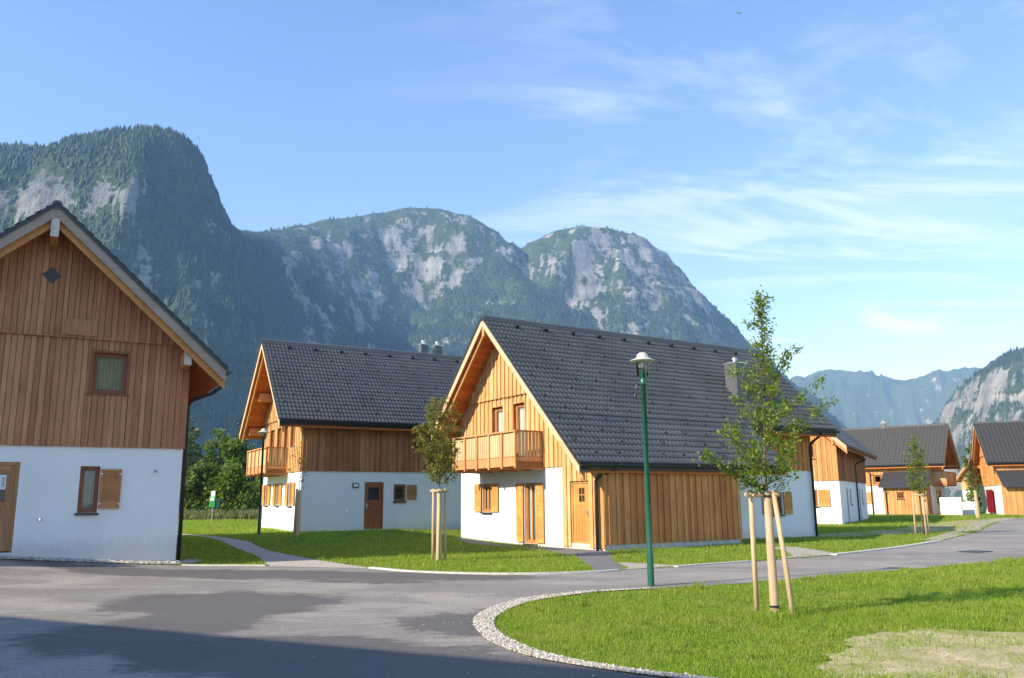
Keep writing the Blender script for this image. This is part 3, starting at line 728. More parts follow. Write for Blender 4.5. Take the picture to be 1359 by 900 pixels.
def shutter(root, P, a0, a1, z0, z1, d=.03, mat='shutter', panels=2):
    mb = MB(); f = .055
    for (x0,x1,y0,y1) in ((a0,a0+f,z0,z1),(a1-f,a1,z0,z1),(a0+f,a1-f,z0,z0+f),(a0+f,a1-f,z1-f,z1)): mb.pbox(P, x0, x1, d, d+.035, y0, y1)
    zr = [z0+f+(z1-z0-2*f)*k/panels for k in range(panels+1)]
    for k in range(1, panels): mb.pbox(P, a0+f, a1-f, d, d+.034, zr[k]-f/2, zr[k]+f/2)
    for k in range(panels):
        l, h = zr[k]+(f/2 if k else 0), zr[k+1]-(f/2 if k < panels-1 else 0); n = max(3, int((h-l)/.055))
        for q in range(n):
            s = l+(h-l)*q/n; e = l+(h-l)*(q+1)/n
            mb.hexa([P(a0+f,d+.004,s+.012), P(a1-f,d+.004,s+.012), P(a1-f,d+.028,s), P(a0+f,d+.028,s), P(a0+f,d+.004,e+.008), P(a1-f,d+.004,e+.008), P(a1-f,d+.028,e-.006), P(a0+f,d+.028,e-.006)])
    g = mb
    for z in (z0+.12*(z1-z0), z1-.12*(z1-z0)): g.pbox(P, a0-.01, a0+.05, d+.035, d+.042, z-.015, z+.015, 1); g.pbox(P, a1-.05, a1+.01, d+.035, d+.042, z-.015, z+.015, 1)
    return mb.build('shutter', [M[mat], M['zinc']], root)

def door(root, P, o, mat='door', win=None, boards=5, d=-.05, frame_w=.07, handle='r', grid=False, pic=False):
    a0, a1, z0, z1 = o; mb = MB()
    for (x0,x1,y0,y1) in ((a0,a0+frame_w,z0,z1),(a1-frame_w,a1,z0,z1),(a0+frame_w,a1-frame_w,z1-frame_w,z1)): mb.pbox(P, x0, x1, d-.08, d+.02, y0, y1)
    l, h = a0+frame_w, a1-frame_w; wz0, wz1, wa0, wa1 = win if win else (9, 9, 0, 0)
    # stiles and rails
    st = .11
    for (x0,x1,y0,y1) in ((l,l+st,z0+.01,z1-frame_w),(h-st,h,z0+.01,z1-frame_w),(l+st,h-st,z0+.01,z0+.16),(l+st,h-st,z1-frame_w-st,z1-frame_w)): mb.pbox(P, x0, x1, d-.06, d-.01, y0, y1)
    top = z1-frame_w-st
    pt = wz0-.07 if win else top
    if win: mb.pbox(P, l+st, h-st, d-.06, d-.01, wz0-.1, wz0-.0)
    for k in range(boards):
        s = l+st+(h-l-2*st)*k/boards; e = l+st+(h-l-2*st)*(k+1)/boards
        mb.pbox(P, s+.004, e-.004, d-.055, d-.02, z0+.16, pt if not win else wz0-.1)
    mb.pbox(P, l+st, h-st, d-.058, d-.045, z0+.16, pt)
    if win:
        for (x0,x1,y0,y1) in ((l+st,wa0,wz0,top),(wa1,h-st,wz0,top),(wa0,wa1,wz1,top)):
            if x1-x0 > .01 and y1-y0 > .01: mb.pbox(P, x0, x1, d-.06, d-.015, y0, y1)
        if grid:
            mb.pbox(P, (wa0+wa1)/2-.012, (wa0+wa1)/2+.012, d-.05, d-.014, wz0, wz1); mb.pbox(P, wa0, wa1, d-.05, d-.013, (wz0+wz1)/2-.012, (wz0+wz1)/2+.012)
    dr = mb.build('door', M[mat], root)
    if win:
        g = MB(); g.poly([P(wa0,d-.04,wz0), P(wa1,d-.04,wz0), P(wa1,d-.04,wz1), P(wa0,d-.04,wz1)]); g.build('pane', M['glass'], dr)
        g = MB(); g.pbox(P, wa0, wa1, d-.12, d-.11, wz0, wz1); g.build('blind', M['poster_dark'], dr)
        if pic:
            g = MB(); am = wa0+(wa1-wa0)*.02; zp = wz0+(wz1-wz0)*.45
            g.pbox(P, am, wa1-.01, d-.033, d-.030, zp, wz1-.02, 0)
            g.pbox(P, am+.03, am+(wa1-am)*.55, d-.030, d-.028, zp+.03, zp+.21, 1); g.pbox(P, am+.06, am+(wa1-am)*.4, d-.028, d-.026, zp+.16, zp+.27, 2)
            g.pbox(P, wa1-.10, wa1-.04, d-.030, d-.027, zp+.06, wz1-.07, 3)
            g.build('notice', [M['paper'], M['poster_dark'], M['poster_orange'], M['grey_door']], dr)
    hx = h-.06 if handle == 'r' else l+.06; g = MB()
    g.pbox(P, hx-.025, hx+.025, d-.01, d+.005, z0+.92, z0+1.14); sgn = -1 if handle == 'r' else 1
    g.tube([P(hx,d,z0+1.06), P(hx,d+.05,z0+1.06), P(hx+sgn*.12,d+.055,z0+1.06)], .011, 6); g.build('handle', M['zinc'], dr)
    return dr

def balcony(root, b):
    """balcony on the gable wall: floor on brackets, balustrade of broad slats"""
    u0, u1, bd, zb, zr = b['u0'], b['u1'], b['d'], b['zb'], b['zr']; zf = zb+.30
    mb = MB(); n = 8
    for k in range(n): mb.box(u0+.05, u1-.05, -bd+.06+(bd-.06)*k/n+.004, -bd+.06+(bd-.06)*(k+1)/n-.004, zf-.04, zf)
    fl = mb.build('balcony', M['balcony'], root)
    mb = MB(); nb = 6
    for k in range(nb):
        x = u0+.05+(u1-u0-.1)*k/(nb-1)
        pr = [(0,zf-.04),(-bd+.03,zf-.04),(-bd+.03,zb+.06),(-bd+.10,zb),(-bd*.72,zb+.015),(0,zb-.02)]
        A = [(x-.05,y,z) for y,z in pr]; B = [(x+.05,y,z) for y,z in pr]
        mb.poly(A); mb.poly(B[::-1])
        for q in range(len(pr)): mb.poly([A[q], A[(q+1)%6], B[(q+1)%6], B[q]])
    mb.build('bracket', M['balcony'], fl)
    mb = MB()   # fascia, posts and rails
    mb.box(u0, u1, -bd, -bd+.03, zb+.10, zf+.10); mb.box(u0, u0+.03, -bd+.03, -.02, zb+.02, zf+.10); mb.box(u1-.03, u1, -bd+.03, -.02, zb+.02, zf+.10)
    for k in range(nb):
        x = u0+.045+(u1-u0-.09)*k/(nb-1); mb.box(x-.045, x+.045, -bd-.05, -bd-.003, zb+.03, zr-.05)
    for x in (u0+.045, u1-.045): mb.box(x-.04, x+.04, -.10, -.02, zf, zr-.05)
    mb.box(u0-.03, u1+.03, -bd-.07, -bd+.05, zr-.05, zr); mb.box(u0-.03, u0+.09, -bd+.05, -.02, zr-.05, zr); mb.box(u1-.09, u1+.03, -bd+.05, -.02, zr-.05, zr)
    mb.build('railing', M['balcony'], fl)
    mb = MB(); sw = .098
    n = int((u1-u0)/.125)
    for k in range(n):
        x = u0+.02+(u1-u0-.04)*(k+.5)/n; mb.box(x-sw/2, x+sw/2, -bd+.002, -bd+.026, zf+.12, zr-.06)
    ns = int((bd-.1)/.14)
    for xx in (u0+.01, u1-.034):
        for k in range(ns):
            y = -bd+.06+(bd-.12)*(k+.5)/ns; mb.box(xx, xx+.024, y-.05, y+.05, zf+.12, zr-.06)
    mb.build('baluster', M['baluster'], fl)
    mb = MB(); mb.box(u0+.02, u1-.02, -bd+.03, -bd+.06, zr-.13, zr-.06); mb.box(u0+.02, u1-.02, -bd+.03, -bd+.06, zf+.15, zf+.22)
    mb.build('rail', M['balcony'], fl)

def house(name, label, x, y, z, yaw, c, group='wooden chalets of the holiday village'):
    root = empty(name, (x, y, z+1.5), yaw); tag(root, label, 'house', group)
    W, L, zt, hr, m, og, oe, zl = (c[k] for k in ('W','L','zt','hr','m','og','oe','zl'))
    seed = c.get('seed', 1); detail = c.get('detail', 2); zfl = -.7
    ann = c.get('ann'); Wa = ann['w'] if ann else 0; extL = c.get('extL', 0)
    G = lambda a,d,zz: (a,-d,zz); Rr = lambda a,d,zz: (W+d,a,zz); Lf = lambda a,d,zz: (-d,a,zz); Bk = lambda a,d,zz: (a,L+d,zz)
    cs = 1/math.sqrt(1+m*m); zu = lambda u: hr-m*abs(u-W/2); und = .20/cs
    gops, sops = c.get('gable_ops', []), c.get('side_ops', [])
    lop = c.get('left_ops', [])
    wl = lambda ops, lo, hi: [o for o in ops if o[3] > lo and o[2] < hi]
    # walls -----------------------------------------------------------
    mb = MB()
    plaster_wall(mb, G, c.get('gw0', 0), W, zfl, zt, wl(gops, zfl, zt)); plaster_wall(mb, Rr, 0, L, zfl, zt, wl(sops, zfl, zt))
    plaster_wall(mb, Lf, 0, L, zfl, zt, wl(lop, zfl, zt)); plaster_wall(mb, Bk, 0, W, zfl, zt)
    mb.poly([(.01,.01,zt-.02),(W-.01,.01,zt-.02),(W-.01,L-.01,zt-.02),(.01,L-.01,zt-.02)])
    mb.build('lower_wall', M['plaster'], root)
    bw = c.get('board', 'board'); mb = MB(); e_ = .03
    top = lambda u: zu(u)-und+.05
    ops = wl(gops, zt, 99)
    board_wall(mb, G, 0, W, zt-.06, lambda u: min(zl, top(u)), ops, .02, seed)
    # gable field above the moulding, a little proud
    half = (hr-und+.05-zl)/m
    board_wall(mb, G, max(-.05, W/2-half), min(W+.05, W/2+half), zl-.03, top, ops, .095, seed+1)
    for o in ops: reveal(mb, G, o, .12)
    mb.build('upper_wall', M[bw], root)
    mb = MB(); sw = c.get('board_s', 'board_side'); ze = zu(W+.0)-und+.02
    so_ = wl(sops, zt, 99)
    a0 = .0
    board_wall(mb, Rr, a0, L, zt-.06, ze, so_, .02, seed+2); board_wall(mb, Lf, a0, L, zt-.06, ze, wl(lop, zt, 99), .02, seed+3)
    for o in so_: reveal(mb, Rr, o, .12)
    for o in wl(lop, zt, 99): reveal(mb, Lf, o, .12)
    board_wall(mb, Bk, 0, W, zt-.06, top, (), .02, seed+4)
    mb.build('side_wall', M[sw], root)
    if ann and not ann.get('leanto'):
        La = ann['L']; AR = lambda a,d,zz: (W+Wa+d,a,zz); mb = MB()
        board_wall(mb, G, W+.0, W+Wa, .06, top, ann.get('front_ops', []), .0, seed+5)
        for o in ann.get('front_ops', []): reveal(mb, G, o, .12)
        mb.build('store_front', M[bw], root)
        mb = MB(); board_wall(mb, lambda a,d,zz: (a,La+d,zz), W+.01, W+Wa, .06, top, (), .0, seed+7); mb.build('store_back', M[bw], root)
        mb = MB(); board_wall(mb, AR, 0, La, .17, top(W+Wa), (), .0, seed+6); mb.build('store_wall', M[c.get('board_s','board_side')], root)
        mb = MB(); mb.box(W+.02, W+Wa-.012, .012, La-.012, zfl, .166); mb.build('plinth', M['concrete'], root)
    # roof ------------------------------------------------------------
    vb0, vb1 = -og, L+og
    eL, eR = -oe, W+oe
    eA = W+Wa+ann['oa'] if ann and not ann.get('leanto') else None
    vA = ann['Lr'] if ann and not ann.get('leanto') else None
    if extL: vAL = c['extLv']
    V_, F_, MI = [], [], []
    amp = .018; per = .17 if detail >= 2 else .30; npp = 6 if detail >= 2 else 4
    def tiles(sgn, ue0, ue1, v0, v1, toff):
        """courses from ue1 (eave) up to ue0 on the slope of sign sgn"""
        d0, d1 = abs(ue0-W/2)/cs, abs(ue1-W/2)/cs; nc = max(1, round((d1-d0)/.27)); cl = (d1-d0)/nc
        nn = int((v1-v0)/per*npp)+1; vv = np.linspace(v0, v1, nn)
        ph = 2*np.pi*vv/per
        wv = amp*(np.abs(np.sin(ph/2))**.8)*2 if detail >= 2 else amp*(1+np.sin(ph))
        for k in range(nc):
            ta, tb = d0+k*cl, d0+(k+1)*cl+.0
            base = sum(len(q) for q in V_)
            rows = []
            for t, hh in ((ta-.02, .010), (tb, .044), (tb, .002)):
                h = hh+wv*(1 if hh > .005 else 0)
                if k == 0 and hh == .010: h = h*0+.02
                u = W/2+sgn*(t*cs + h*m*cs); zz = hr-t*m*cs + h*cs
                rows.append(np.stack([u, vv, zz], 1))
            V_.append(np.concatenate(rows)); i = np.arange(nn-1)
            for r in range(2):
                F_.append(np.stack([base+r*nn+i, base+r*nn+i+1, base+(r+1)*nn+i+1, base+(r+1)*nn+i], 1))
        return nc, cl
    nc, cl = tiles(1, W/2, eR, vb0-.03, vb1+.03, 0)
    if eA: tiles(1, eR, eA, vb0-.03, vA, 0)
    tiles(-1, W/2, eL, vb0-.03, vb1+.03, 0)
    if extL: tiles(-1, eL, eL-extL, vb0-.03, vAL, 0)
    mb = MB()
    if detail >= 2:
        # snow stops: little upright hooks scattered over the courses, and a row of vent tiles under the ridge
        D = (eR-W/2)/cs
        def stop(u, v, sgn, big=1.):
            t = abs(u-W/2); zz = hr-m*t; nx_, nz_ = sgn*m*cs, cs; tx, tz = sgn*cs, -m*cs
            def Q(a, b, h): return (u+tx*a+nx_*h, v+b, zz+tz*a+nz_*h)
            mb.hexa([Q(-.10*big,-.035*big,.03),Q(.10*big,-.05*big,.03),Q(.10*big,.05*big,.03),Q(-.10*big,.035*big,.03),Q(-.06*big,-.03*big,.06*big),Q(.08*big,-.045*big,.115*big),Q(.08*big,.045*big,.115*big),Q(-.06*big,.03*big,.06*big)])
        r = random.Random(seed)
        for sgn in ((1,-1) if c.get('both') else (1,)):
            for k in range(3, nc+ (round((eA-eR)/cs/cl) if eA else 0)-1):
                if k % 2: continue
                t = (k+.62)*cl; u = W/2+sgn*t*cs; vmax = vb1 if u < eR else vA
                for v in np.arange(vb0+.35+(.45 if (k//2) % 2 else 0), vmax-.2, .9):
                    if r.random() < .9: stop(u, v+r.uniform(-.02,.02), sgn)
            t = 1.55*cl
    nq = sum(len(q) for q in F_)
    if mb.v: F_.append(np.array(mb.f)+sum(len(q) for q in V_)); V_.append(np.array(mb.v))
    roof = np_mesh('roof', np.concatenate(V_), np.concatenate(F_), [M['tile'] if detail >= 2 else M['tile_far'], M['metal_dark']], root)
    mi_ = np.zeros(len(roof.data.polygons), np.int32); mi_[nq:] = 1; roof.data.polygons.foreach_set('material_index', mi_)
    mb = MB(); n = int((vb1-vb0)/.38)
    for k in range(n):
        a_, b_ = vb0-.04+(vb1-vb0+.08)*k/n, vb0-.04+(vb1-vb0+.08)*(k+1)/n
        mb.tube([(W/2, max(a_-.03, vb0-.02), hr-.035), (W/2, b_, hr-.023)], [.125, .11], 10)
    mb.build('ridge_cap', M['tile'], roof)
    if detail >= 2:
        for v in np.arange(vb0+1.2, vb1-.5, 1.25):
            mb = MB(); stop(W/2+1.6*cl*cs, v, 1, 1.5); mb.build('vent_tile', M['metal_dark'], roof)
    # underside, bargeboards, rafters
    def slope(mb, u0, u1, o0, o1, v0, v1, mi=0):
        """strip parallel to the roof line between heights o0,o1 measured along the vertical"""
        mb.hexa([(u0,v0,zu(u0)+o0),(u1,v0,zu(u1)+o0),(u1,v1,zu(u1)+o0),(u0,v1,zu(u0)+o0),(u0,v0,zu(u0)+o1),(u1,v0,zu(u1)+o1),(u1,v1,zu(u1)+o1),(u0,v1,zu(u0)+o1)], mi)
    sides = [(1, eR, vb0, vb1), (-1, eL, vb0, vb1)]
    mb = MB()
    def soffit(sgn, ua, ub, v0, v1):
        n = max(1, round(abs(ub-ua)/cs/.145)); r = random.Random(seed+9)
        for k in range(n):
            s, t = ua+(ub-ua)*k/n, ua+(ub-ua)*(k+1)/n; s_, t_ = (s, t) if s < t else (t, s)
            slope(mb, s_+.004, t_-.004, -und-.02+r.uniform(-.003,0), -und+.02, v0+.04, v1-.04)
    soffit(1, W/2, eR, vb0, vb1); soffit(-1, W/2, eL, vb0, vb1)
    if eA: soffit(1, eR, eA, vb0, vA)
    if extL: soffit(-1, eL, eL-extL, vb0, vAL)
    mb.build('soffit', M['soffit'], root)
    mb = MB()
    slope(mb, W/2, (eA or eR)+.03, -.05, .062, vb0-.036, vb0-.030); slope(mb, eL-extL-.03, W/2, -.05, .062, vb0-.036, vb0-.030)
    mb.build('verge_trim', M['metal_dark'], roof)
    mb = MB()  # black underlay between tiles and boards closes the edge
    slope(mb, W/2, eA or eR, -und+.03, -.02, vb0+.035, vb0+.3); slope(mb, eL-extL, W/2, -und+.03, -.02, vb0+.035, vb0+.3)
    slope(mb, W/2, eR, -.08, -.02, vb0+.31, vb1-.03); slope(mb, eL, W/2, -.08, -.02, vb0+.31, vb1-.03)
    if eA: slope(mb, eR+.002, eA, -.08, -.02, vb0+.31, vA-.03)
    mb.build('roof_deck', M['metal_dark'], roof)
    bg_ = M[c.get('barge', 'barge')]; rf = M[c.get('rafter', 'beam')]
    bt = .26/cs
    for v, name_ in ((vb0, 'bargeboard'), (vb1-.03, 'bargeboard')):
        if name_:
            for (ua, ub) in ((W/2, eA if (eA and v == vb0) else eR), (eL-(extL if v == vb0 else 0), W/2)):
                mb = MB(); slope(mb, ua, ub, -bt+.03, -.0, v-.002, v+.028); mb.build('bargeboard', bg_, root)
    for (ua, ub) in ((W/2, eA or eR), (eL-extL, W/2)):
        mb = MB(); slope(mb, ua, ub, -und-.17/cs, -und-.024, vb0+.13, vb0+.21); mb.build('rafter', rf, root)
    if eA:
        mb = MB(); slope(mb, eR, eA, -bt+.03, 0, vA-.03, vA); mb.build('bargeboard', bg_, root)
    # purlins
    def purlin(u, pw=.14, ph=.26, ext=.0, mat='beam', end=None):
        zz = zu(u)-und-.03-(pw/2*m if abs(u-W/2) > .2 else .05)
        mb = MB(); mb.box(u-pw/2, u+pw/2, vb0+.06-ext, .3, zz-ph, zz); o = mb.build('purlin', M[mat], root)
        if end:
            mb = MB(); mb.box(u-pw/2-.004, u+pw/2+.004, vb0+.03-ext, vb0+.06-ext, zz-ph-.004, zz+.004); mb.build('beam_end', M[end], o)
    for u, kw in c.get('purlins', [(W/2, {}), (.02, {}), (W-.02, {})]): purlin(u, **kw)
    # gutters
    def gutter(ue, sgn, v0, v1):
        zz = zu(ue)-.03; mb = MB(); n = 8; R_ = .075
        for a_, b_ in zip(range(n), range(1, n+1)):
            t0, t1 = math.pi*a_/n, math.pi*b_/n
            p = [(ue+sgn*.06+R_*math.cos(t), 0, zz-R_*math.sin(t)-.02) for t in (t0, t1)]
            q = [(ue+sgn*.06+(R_-.008)*math.cos(t), 0, zz-(R_-.008)*math.sin(t)-.02) for t in (t0, t1)]
            for w_ in (p, q): mb.poly([(w_[0][0],v0,w_[0][2]),(w_[1][0],v0,w_[1][2]),(w_[1][0],v1,w_[1][2]),(w_[0][0],v1,w_[0][2])])
        for v in (v0, v1):
            mb.poly([(ue+sgn*.06+R_*math.cos(math.pi*k/n), v, zz-R_*math.sin(math.pi*k/n)-.02) for k in range(n+1)])
        mb.box(min(ue,ue-sgn*.03), max(ue,ue-sgn*.03), v0, v1, zz-.16, zz+.02)
        mb.build('gutter', M['metal_dark'], root)
    if eA:
        gutter(eA, 1, vb0, vA); gutter(eR, 1, vA+.02, vb1)
    else: gutter(eR, 1, vb0, vb1)
    if extL: gutter(eL-extL, -1, vb0, vAL)
    else: gutter(eL, -1, vb0, vb1)
    for pts in c.get('pipes', []):
        mb = MB(); mb.tube(pts, .05, 10); dp = mb.build('downpipe', M['metal_dark'], root, smooth=True)
        (ax, ay, az_2), (bx, by, bz) = pts[-2], pts[-1]
        for f in (.1, .5, .9):
            mb = MB(); mb.lathe([(.05,-.02),(.062,-.02),(.062,.02),(.05,.02)], 10, (ax+(bx-ax)*f, ay+(by-ay)*f, az_2+(bz-az_2)*f)); mb.build('pipe_clip', M['metal_dark'], dp)
    # chimneys
    for (u0,u1,v0,v1,ztop) in c.get('chimneys', []):
        mb = MB(); mb.box(u0, u1, v0, v1, min(zu(u0), zu(u1))-.15, ztop-.06); ch = mb.build('chimney', M['chimney'], root)
        mb = MB(); mb.box(u0-.03, u1+.03, v0-.03, v1+.03, ztop-.05, ztop-.01); mb.lathe([(.001,.20),(.10,.18),(.11,.12),(.08,.11),(.08,0),(.0,0)], 14, ((u0+u1)/2, (v0+v1)/2, ztop)); mb.build('chimney_cap', [M['zinc'], M['metal_dark']], ch)
    # openings
    PP = {'g':G, 'r':Rr, 'l':Lf}
    for wdw in c.get('windows', []):
        wdw = dict(wdw); window(root, PP[wdw.pop('on')], wdw.pop('o'), **wdw)
    for s in c.get('shutters', []): shutter(root, PP[s[0]], *s[1:5], **(s[5] if len(s) > 5 else {}))
    for dd in c.get('doors', []):
        dd = dict(dd); door(root, PP[dd.pop('on')], dd.pop('o'), **dd)
    if 'balcony' in c: balcony(root, c['balcony'])
    if ann and ann.get('leanto'):
        # a low store with its own single-pitch roof along the side of the house
        sg = ann['side']; v0, v1, wd, zr0, zr1 = ann['v0'], ann['v1'], ann['w'], ann['zr0'], ann['zr1']
        ux = (lambda d: -d) if sg < 0 else (lambda d: W+d); AP = lambda a,d,zz: (ux(wd+d), a, zz)
        slp = (zr0-zr1)/(wd+.45); zs = lambda d: zr0-slp*d
        mb = MB(); board_wall(mb, AP, v0, v1, .08, zs(wd)-.1, ann.get('ops', []), 0, seed+31)
        for v, s_ in ((v0, -1), (v1, 1)):
            board_wall(mb, lambda a,d,zz,v=v,s_=s_: (ux(a), v+s_*d, zz), .05, wd, .08, lambda a: zs(a)-.1, (), 0, seed+33)
        for o in ann.get('ops', []): reveal(mb, AP, o, .12)
        mb.build('store_wall', M[bw], root)
        mb = MB(); mb.hexa([(ux(.02),v0+.02,zfl),(ux(wd-.02),v0+.02,zfl),(ux(wd-.02),v1-.02,zfl),(ux(.02),v1-.02,zfl),(ux(.02),v0+.02,.1),(ux(wd-.02),v0+.02,.1),(ux(wd-.02),v1-.02,.1),(ux(.02),v1-.02,.1)]); mb.build('plinth', M['concrete'], root)
        mb = MB(); nrow = 7
        for k in range(nrow):
            d0_, d1_ = (wd+.45)*k/nrow, (wd+.45)*(k+1)/nrow
            mb.hexa([(ux(d0_),v0-.3,zs(d0_)-.05),(ux(d1_),v0-.3,zs(d1_)-.05),(ux(d1_),v1+.3,zs(d1_)-.05),(ux(d0_),v1+.3,zs(d0_)-.05),(ux(d0_),v0-.3,zs(d0_)+.01),(ux(d1_),v0-.3,zs(d1_)+.04),(ux(d1_),v1+.3,zs(d1_)+.04),(ux(d0_),v1+.3,zs(d0_)+.01)])
        mb.build('store_roof', M['tile_far'], root)
        for o, kw in ann.get('win', []): window(root, AP, o, **kw)
        for o, kw in ann.get('door', []): door(root, AP, o, **kw)
    return root

base = dict(W=6.65, L=12.2, zt=2.59, hr=7.94, m=.965, og=1.05, oe=.6, zl=5.12)
WIN = dict(fw=.06)
# the chalet in the middle, balcony gable in the sun
cc = dict(base, W=6.633, hr=7.937, m=.972, og=1.008, oe=.594, seed=3, both=False,
  ann=dict(w=2.062, L=5.76, Lr=8.05, oa=.165, front_ops=[(7.04,7.98,.06,2.05)]),
  gable_ops=[(1.62,2.28,1.06,2.08),(4.42,5.16,.06,2.06),(2.42,3.16,2.80,4.80),(3.85,4.58,2.80,4.80)],
  side_ops=[(9.73,10.36,.86,1.72)],
  windows=[dict(on='g',o=(1.62,2.28,1.06,2.08),curtain='curtain_white',mull=1),dict(on='g',o=(4.42,5.16,.06,2.06),curtain='curtain_white',sill='metal_dark',door=True,mull=1),
           dict(on='g',o=(2.42,3.16,2.80,4.80),sill=None,door=True,curtain='curtain_white',surround=.06),dict(on='g',o=(3.85,4.58,2.80,4.80),sill=None,door=True,curtain='curtain_white',surround=.06),
           dict(on='r',o=(9.73,10.36,.86,1.72),frame='frame_dark',mull=1,trans=1)],
  shutters=[('g',1.12,1.60,1.08,2.08),('g',2.30,2.78,1.08,2.08),('g',3.98,4.40,.10,2.05,dict(panels=3)),('g',5.18,5.62,.10,2.05,dict(panels=3)),('r',9.22,9.70,.88,1.72),('r',10.4,10.86,.88,1.72)],
  doors=[dict(on='g',o=(7.04,7.98,.06,2.05),win=(1.42,1.84,7.40,7.68),grid=True,boards=4)],
  balcony=dict(u0=1.40,u1=5.64,d=1.09,zb=2.47,zr=3.73),
  pipes=[[(8.92,.55,2.55),(8.90,.40,2.42),(8.56,-.10,2.14),(8.50,-.13,2.02),(8.50,-.13,-.05)], [(7.28,12.2,4.02),(7.2,12.2,3.9),(6.8,12.1,3.62),(6.74,12.1,3.5),(6.74,12.1,-.05)]],
  chimneys=[(5.62,6.22,8.72,9.24,6.72)],
  purlins=[(3.3165,dict(pw=.14,ph=.34,end='beam')),(.02,dict(pw=.16,ph=.24)),])
house('chalet', 'wooden chalet with sunlit slatted balcony, store under its long dark roof and one chimney', -2.0015, 32.4327, -1.485, R(-57.391), cc)
# the chalet on the left, gable in the shade
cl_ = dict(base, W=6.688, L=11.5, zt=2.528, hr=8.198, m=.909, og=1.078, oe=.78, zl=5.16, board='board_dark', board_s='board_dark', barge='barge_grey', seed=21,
  gable_ops=[(2.08,3.104,0,2.08),(4.379,4.815,.88,2.0),(4.40,5.29,3.755,4.875)],
  windows=[dict(on='g',o=(4.379,4.815,.88,2.0),frame='frame_dark',curtain='curtain_white',fw=.05),dict(on='g',o=(4.46,5.23,3.80,4.82),frame='frame_dark',curtain='curtain_yellow',surround=.08,fw=.05,sill='frame_dark')],
  shutters=[('g',4.83,5.30,.98,1.93,dict(mat='shutter_brown'))],
  doors=[dict(on='g',o=(2.08,3.104,0.02,2.08),win=(1.15,1.80,2.36,2.86),pic=True,handle='l',mat='door_brown')],
  pipes=[[(7.53,-.55,4.28),(7.50,-.52,4.1),(7.30,-.2,3.92),(6.86,.28,3.76),(6.80,.34,3.6),(6.80,.34,-.45)]],
  purlins=[(3.344,dict(pw=.17,ph=.46,ext=.02,end='beam_grey')),(6.56,dict(pw=.17,ph=.36,ext=-.2,end='beam_grey')),(.1,dict(pw=.17,ph=.36,ext=-.2,end='beam_grey'))])
h1 = house('chalet', 'weathered wooden chalet nearest the road, shaded gable with yellow curtain and diamond vent', -14.371, 18.336, -1.098, R(28.98), cl_)
mb = MB()
q = .21
mb.hexa([(3.36-q,-.124,6.65),(3.36,-.124,6.65-q),(3.36+q,-.124,6.65),(3.36,-.124,6.65+q),(3.36-q,-.148,6.65),(3.36,-.148,6.65-q),(3.36+q,-.148,6.65),(3.36,-.148,6.65+q)])
mb.build('gable_vent', M['metal_dark'], h1)
for (u, zz) in ((3.62,.75),(6.07,1.9)):
    mb = MB(); mb.tube([(u,0,zz),(u,-.06,zz),(u+.02,-.09,zz-.03)], .028, 8); mb.lathe([(.045,-.01),(.045,.01)], 8, (u,-.01,zz)); mb.build('pipe_stub', M['zinc'], h1)
mb = MB(); mb.box(3.68, 4.46, -.160, -.140, 5.20, 5.60); mb.build('patch_board', M['board_dark'], h1)
# the chalet behind, between the two
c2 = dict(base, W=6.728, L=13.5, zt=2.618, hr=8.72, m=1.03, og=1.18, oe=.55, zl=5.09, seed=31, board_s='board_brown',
  gable_ops=[(.52,1.12,1.10,2.12),(2.58,3.2,1.10,2.12),(4.80,5.4,1.08,2.12),(1.28,2.02,2.8,4.68),(2.58,3.3,2.8,4.68),(3.86,4.52,2.8,4.68),(4.98,5.64,3.72,4.68)],
  side_ops=[(2.844,3.741,.05,2.1),(4.22,4.80,1.24,2.0),(5.16,5.8,3.59,4.02)],
  windows=[dict(on='g',o=(.52,1.12,1.10,2.12)),dict(on='g',o=(2.58,3.2,1.10,2.12)),dict(on='g',o=(4.80,5.4,1.08,2.12)),
           dict(on='g',o=(1.28,2.02,2.8,4.68),sill=None,door=True,surround=.05),dict(on='g',o=(2.58,3.3,2.8,4.68),sill=None,door=True,surround=.05),dict(on='g',o=(3.86,4.52,2.8,4.68),sill=None,door=True,surround=.05),dict(on='g',o=(4.98,5.64,3.72,4.68),surround=.05),
           dict(on='r',o=(4.22,4.80,1.24,2.0),frame='frame_dark',trans=1),dict(on='r',o=(5.16,5.8,3.59,4.02),frame='frame_dark')],
  shutters=[('g',.06,.48,1.12,2.10),('g',1.16,1.58,1.12,2.10),('g',2.12,2.54,1.12,2.10),('g',3.24,3.66,1.12,2.10),('g',4.34,4.76,1.12,2.10),('g',5.44,5.86,1.12,2.10),('r',4.84,5.32,1.32,1.98,dict(mat='shutter_brown'))],
  doors=[dict(on='r',o=(2.844,3.741,.05,2.1),mat='door_red',win=(1.32,1.86,3.04,3.54),handle='l',boards=5)],
  balcony=dict(u0=.74,u1=4.53,d=.97,zb=2.465,zr=3.70),
  chimneys=[(2.72,3.12,7.05,7.45,9.35),(2.72,3.12,7.85,8.25,9.35)],
  purlins=[(3.364,dict()),(1.55,dict(pw=.16,ph=.40,ext=-.35)),(.02,dict(pw=.16,ph=.36,ext=-.3)),(6.7,dict(ext=-.6))])
h2 = house('chalet', 'chalet with red wooden side door behind the lawn, two small chimneys on its ridge', -12.405, 41.854, -1.258, R(-60.21), c2)
mb = MB(); mb.box(6.728, 6.79, 2.27, 2.55, 1.86, 2.06); lt = mb.build('wall_light', M['metal_dark'], h2)
mb = MB(); mb.box(6.791, 6.80, 2.31, 2.51, 1.90, 2.02); mb.build('light_lens', M['glaze'], lt)
mb = MB(); mb.tube([(6.728,2.08,.86),(6.80,2.08,.86),(6.82,2.08,.82)], .025, 8); mb.build('pipe_stub', M['zinc'], h2)
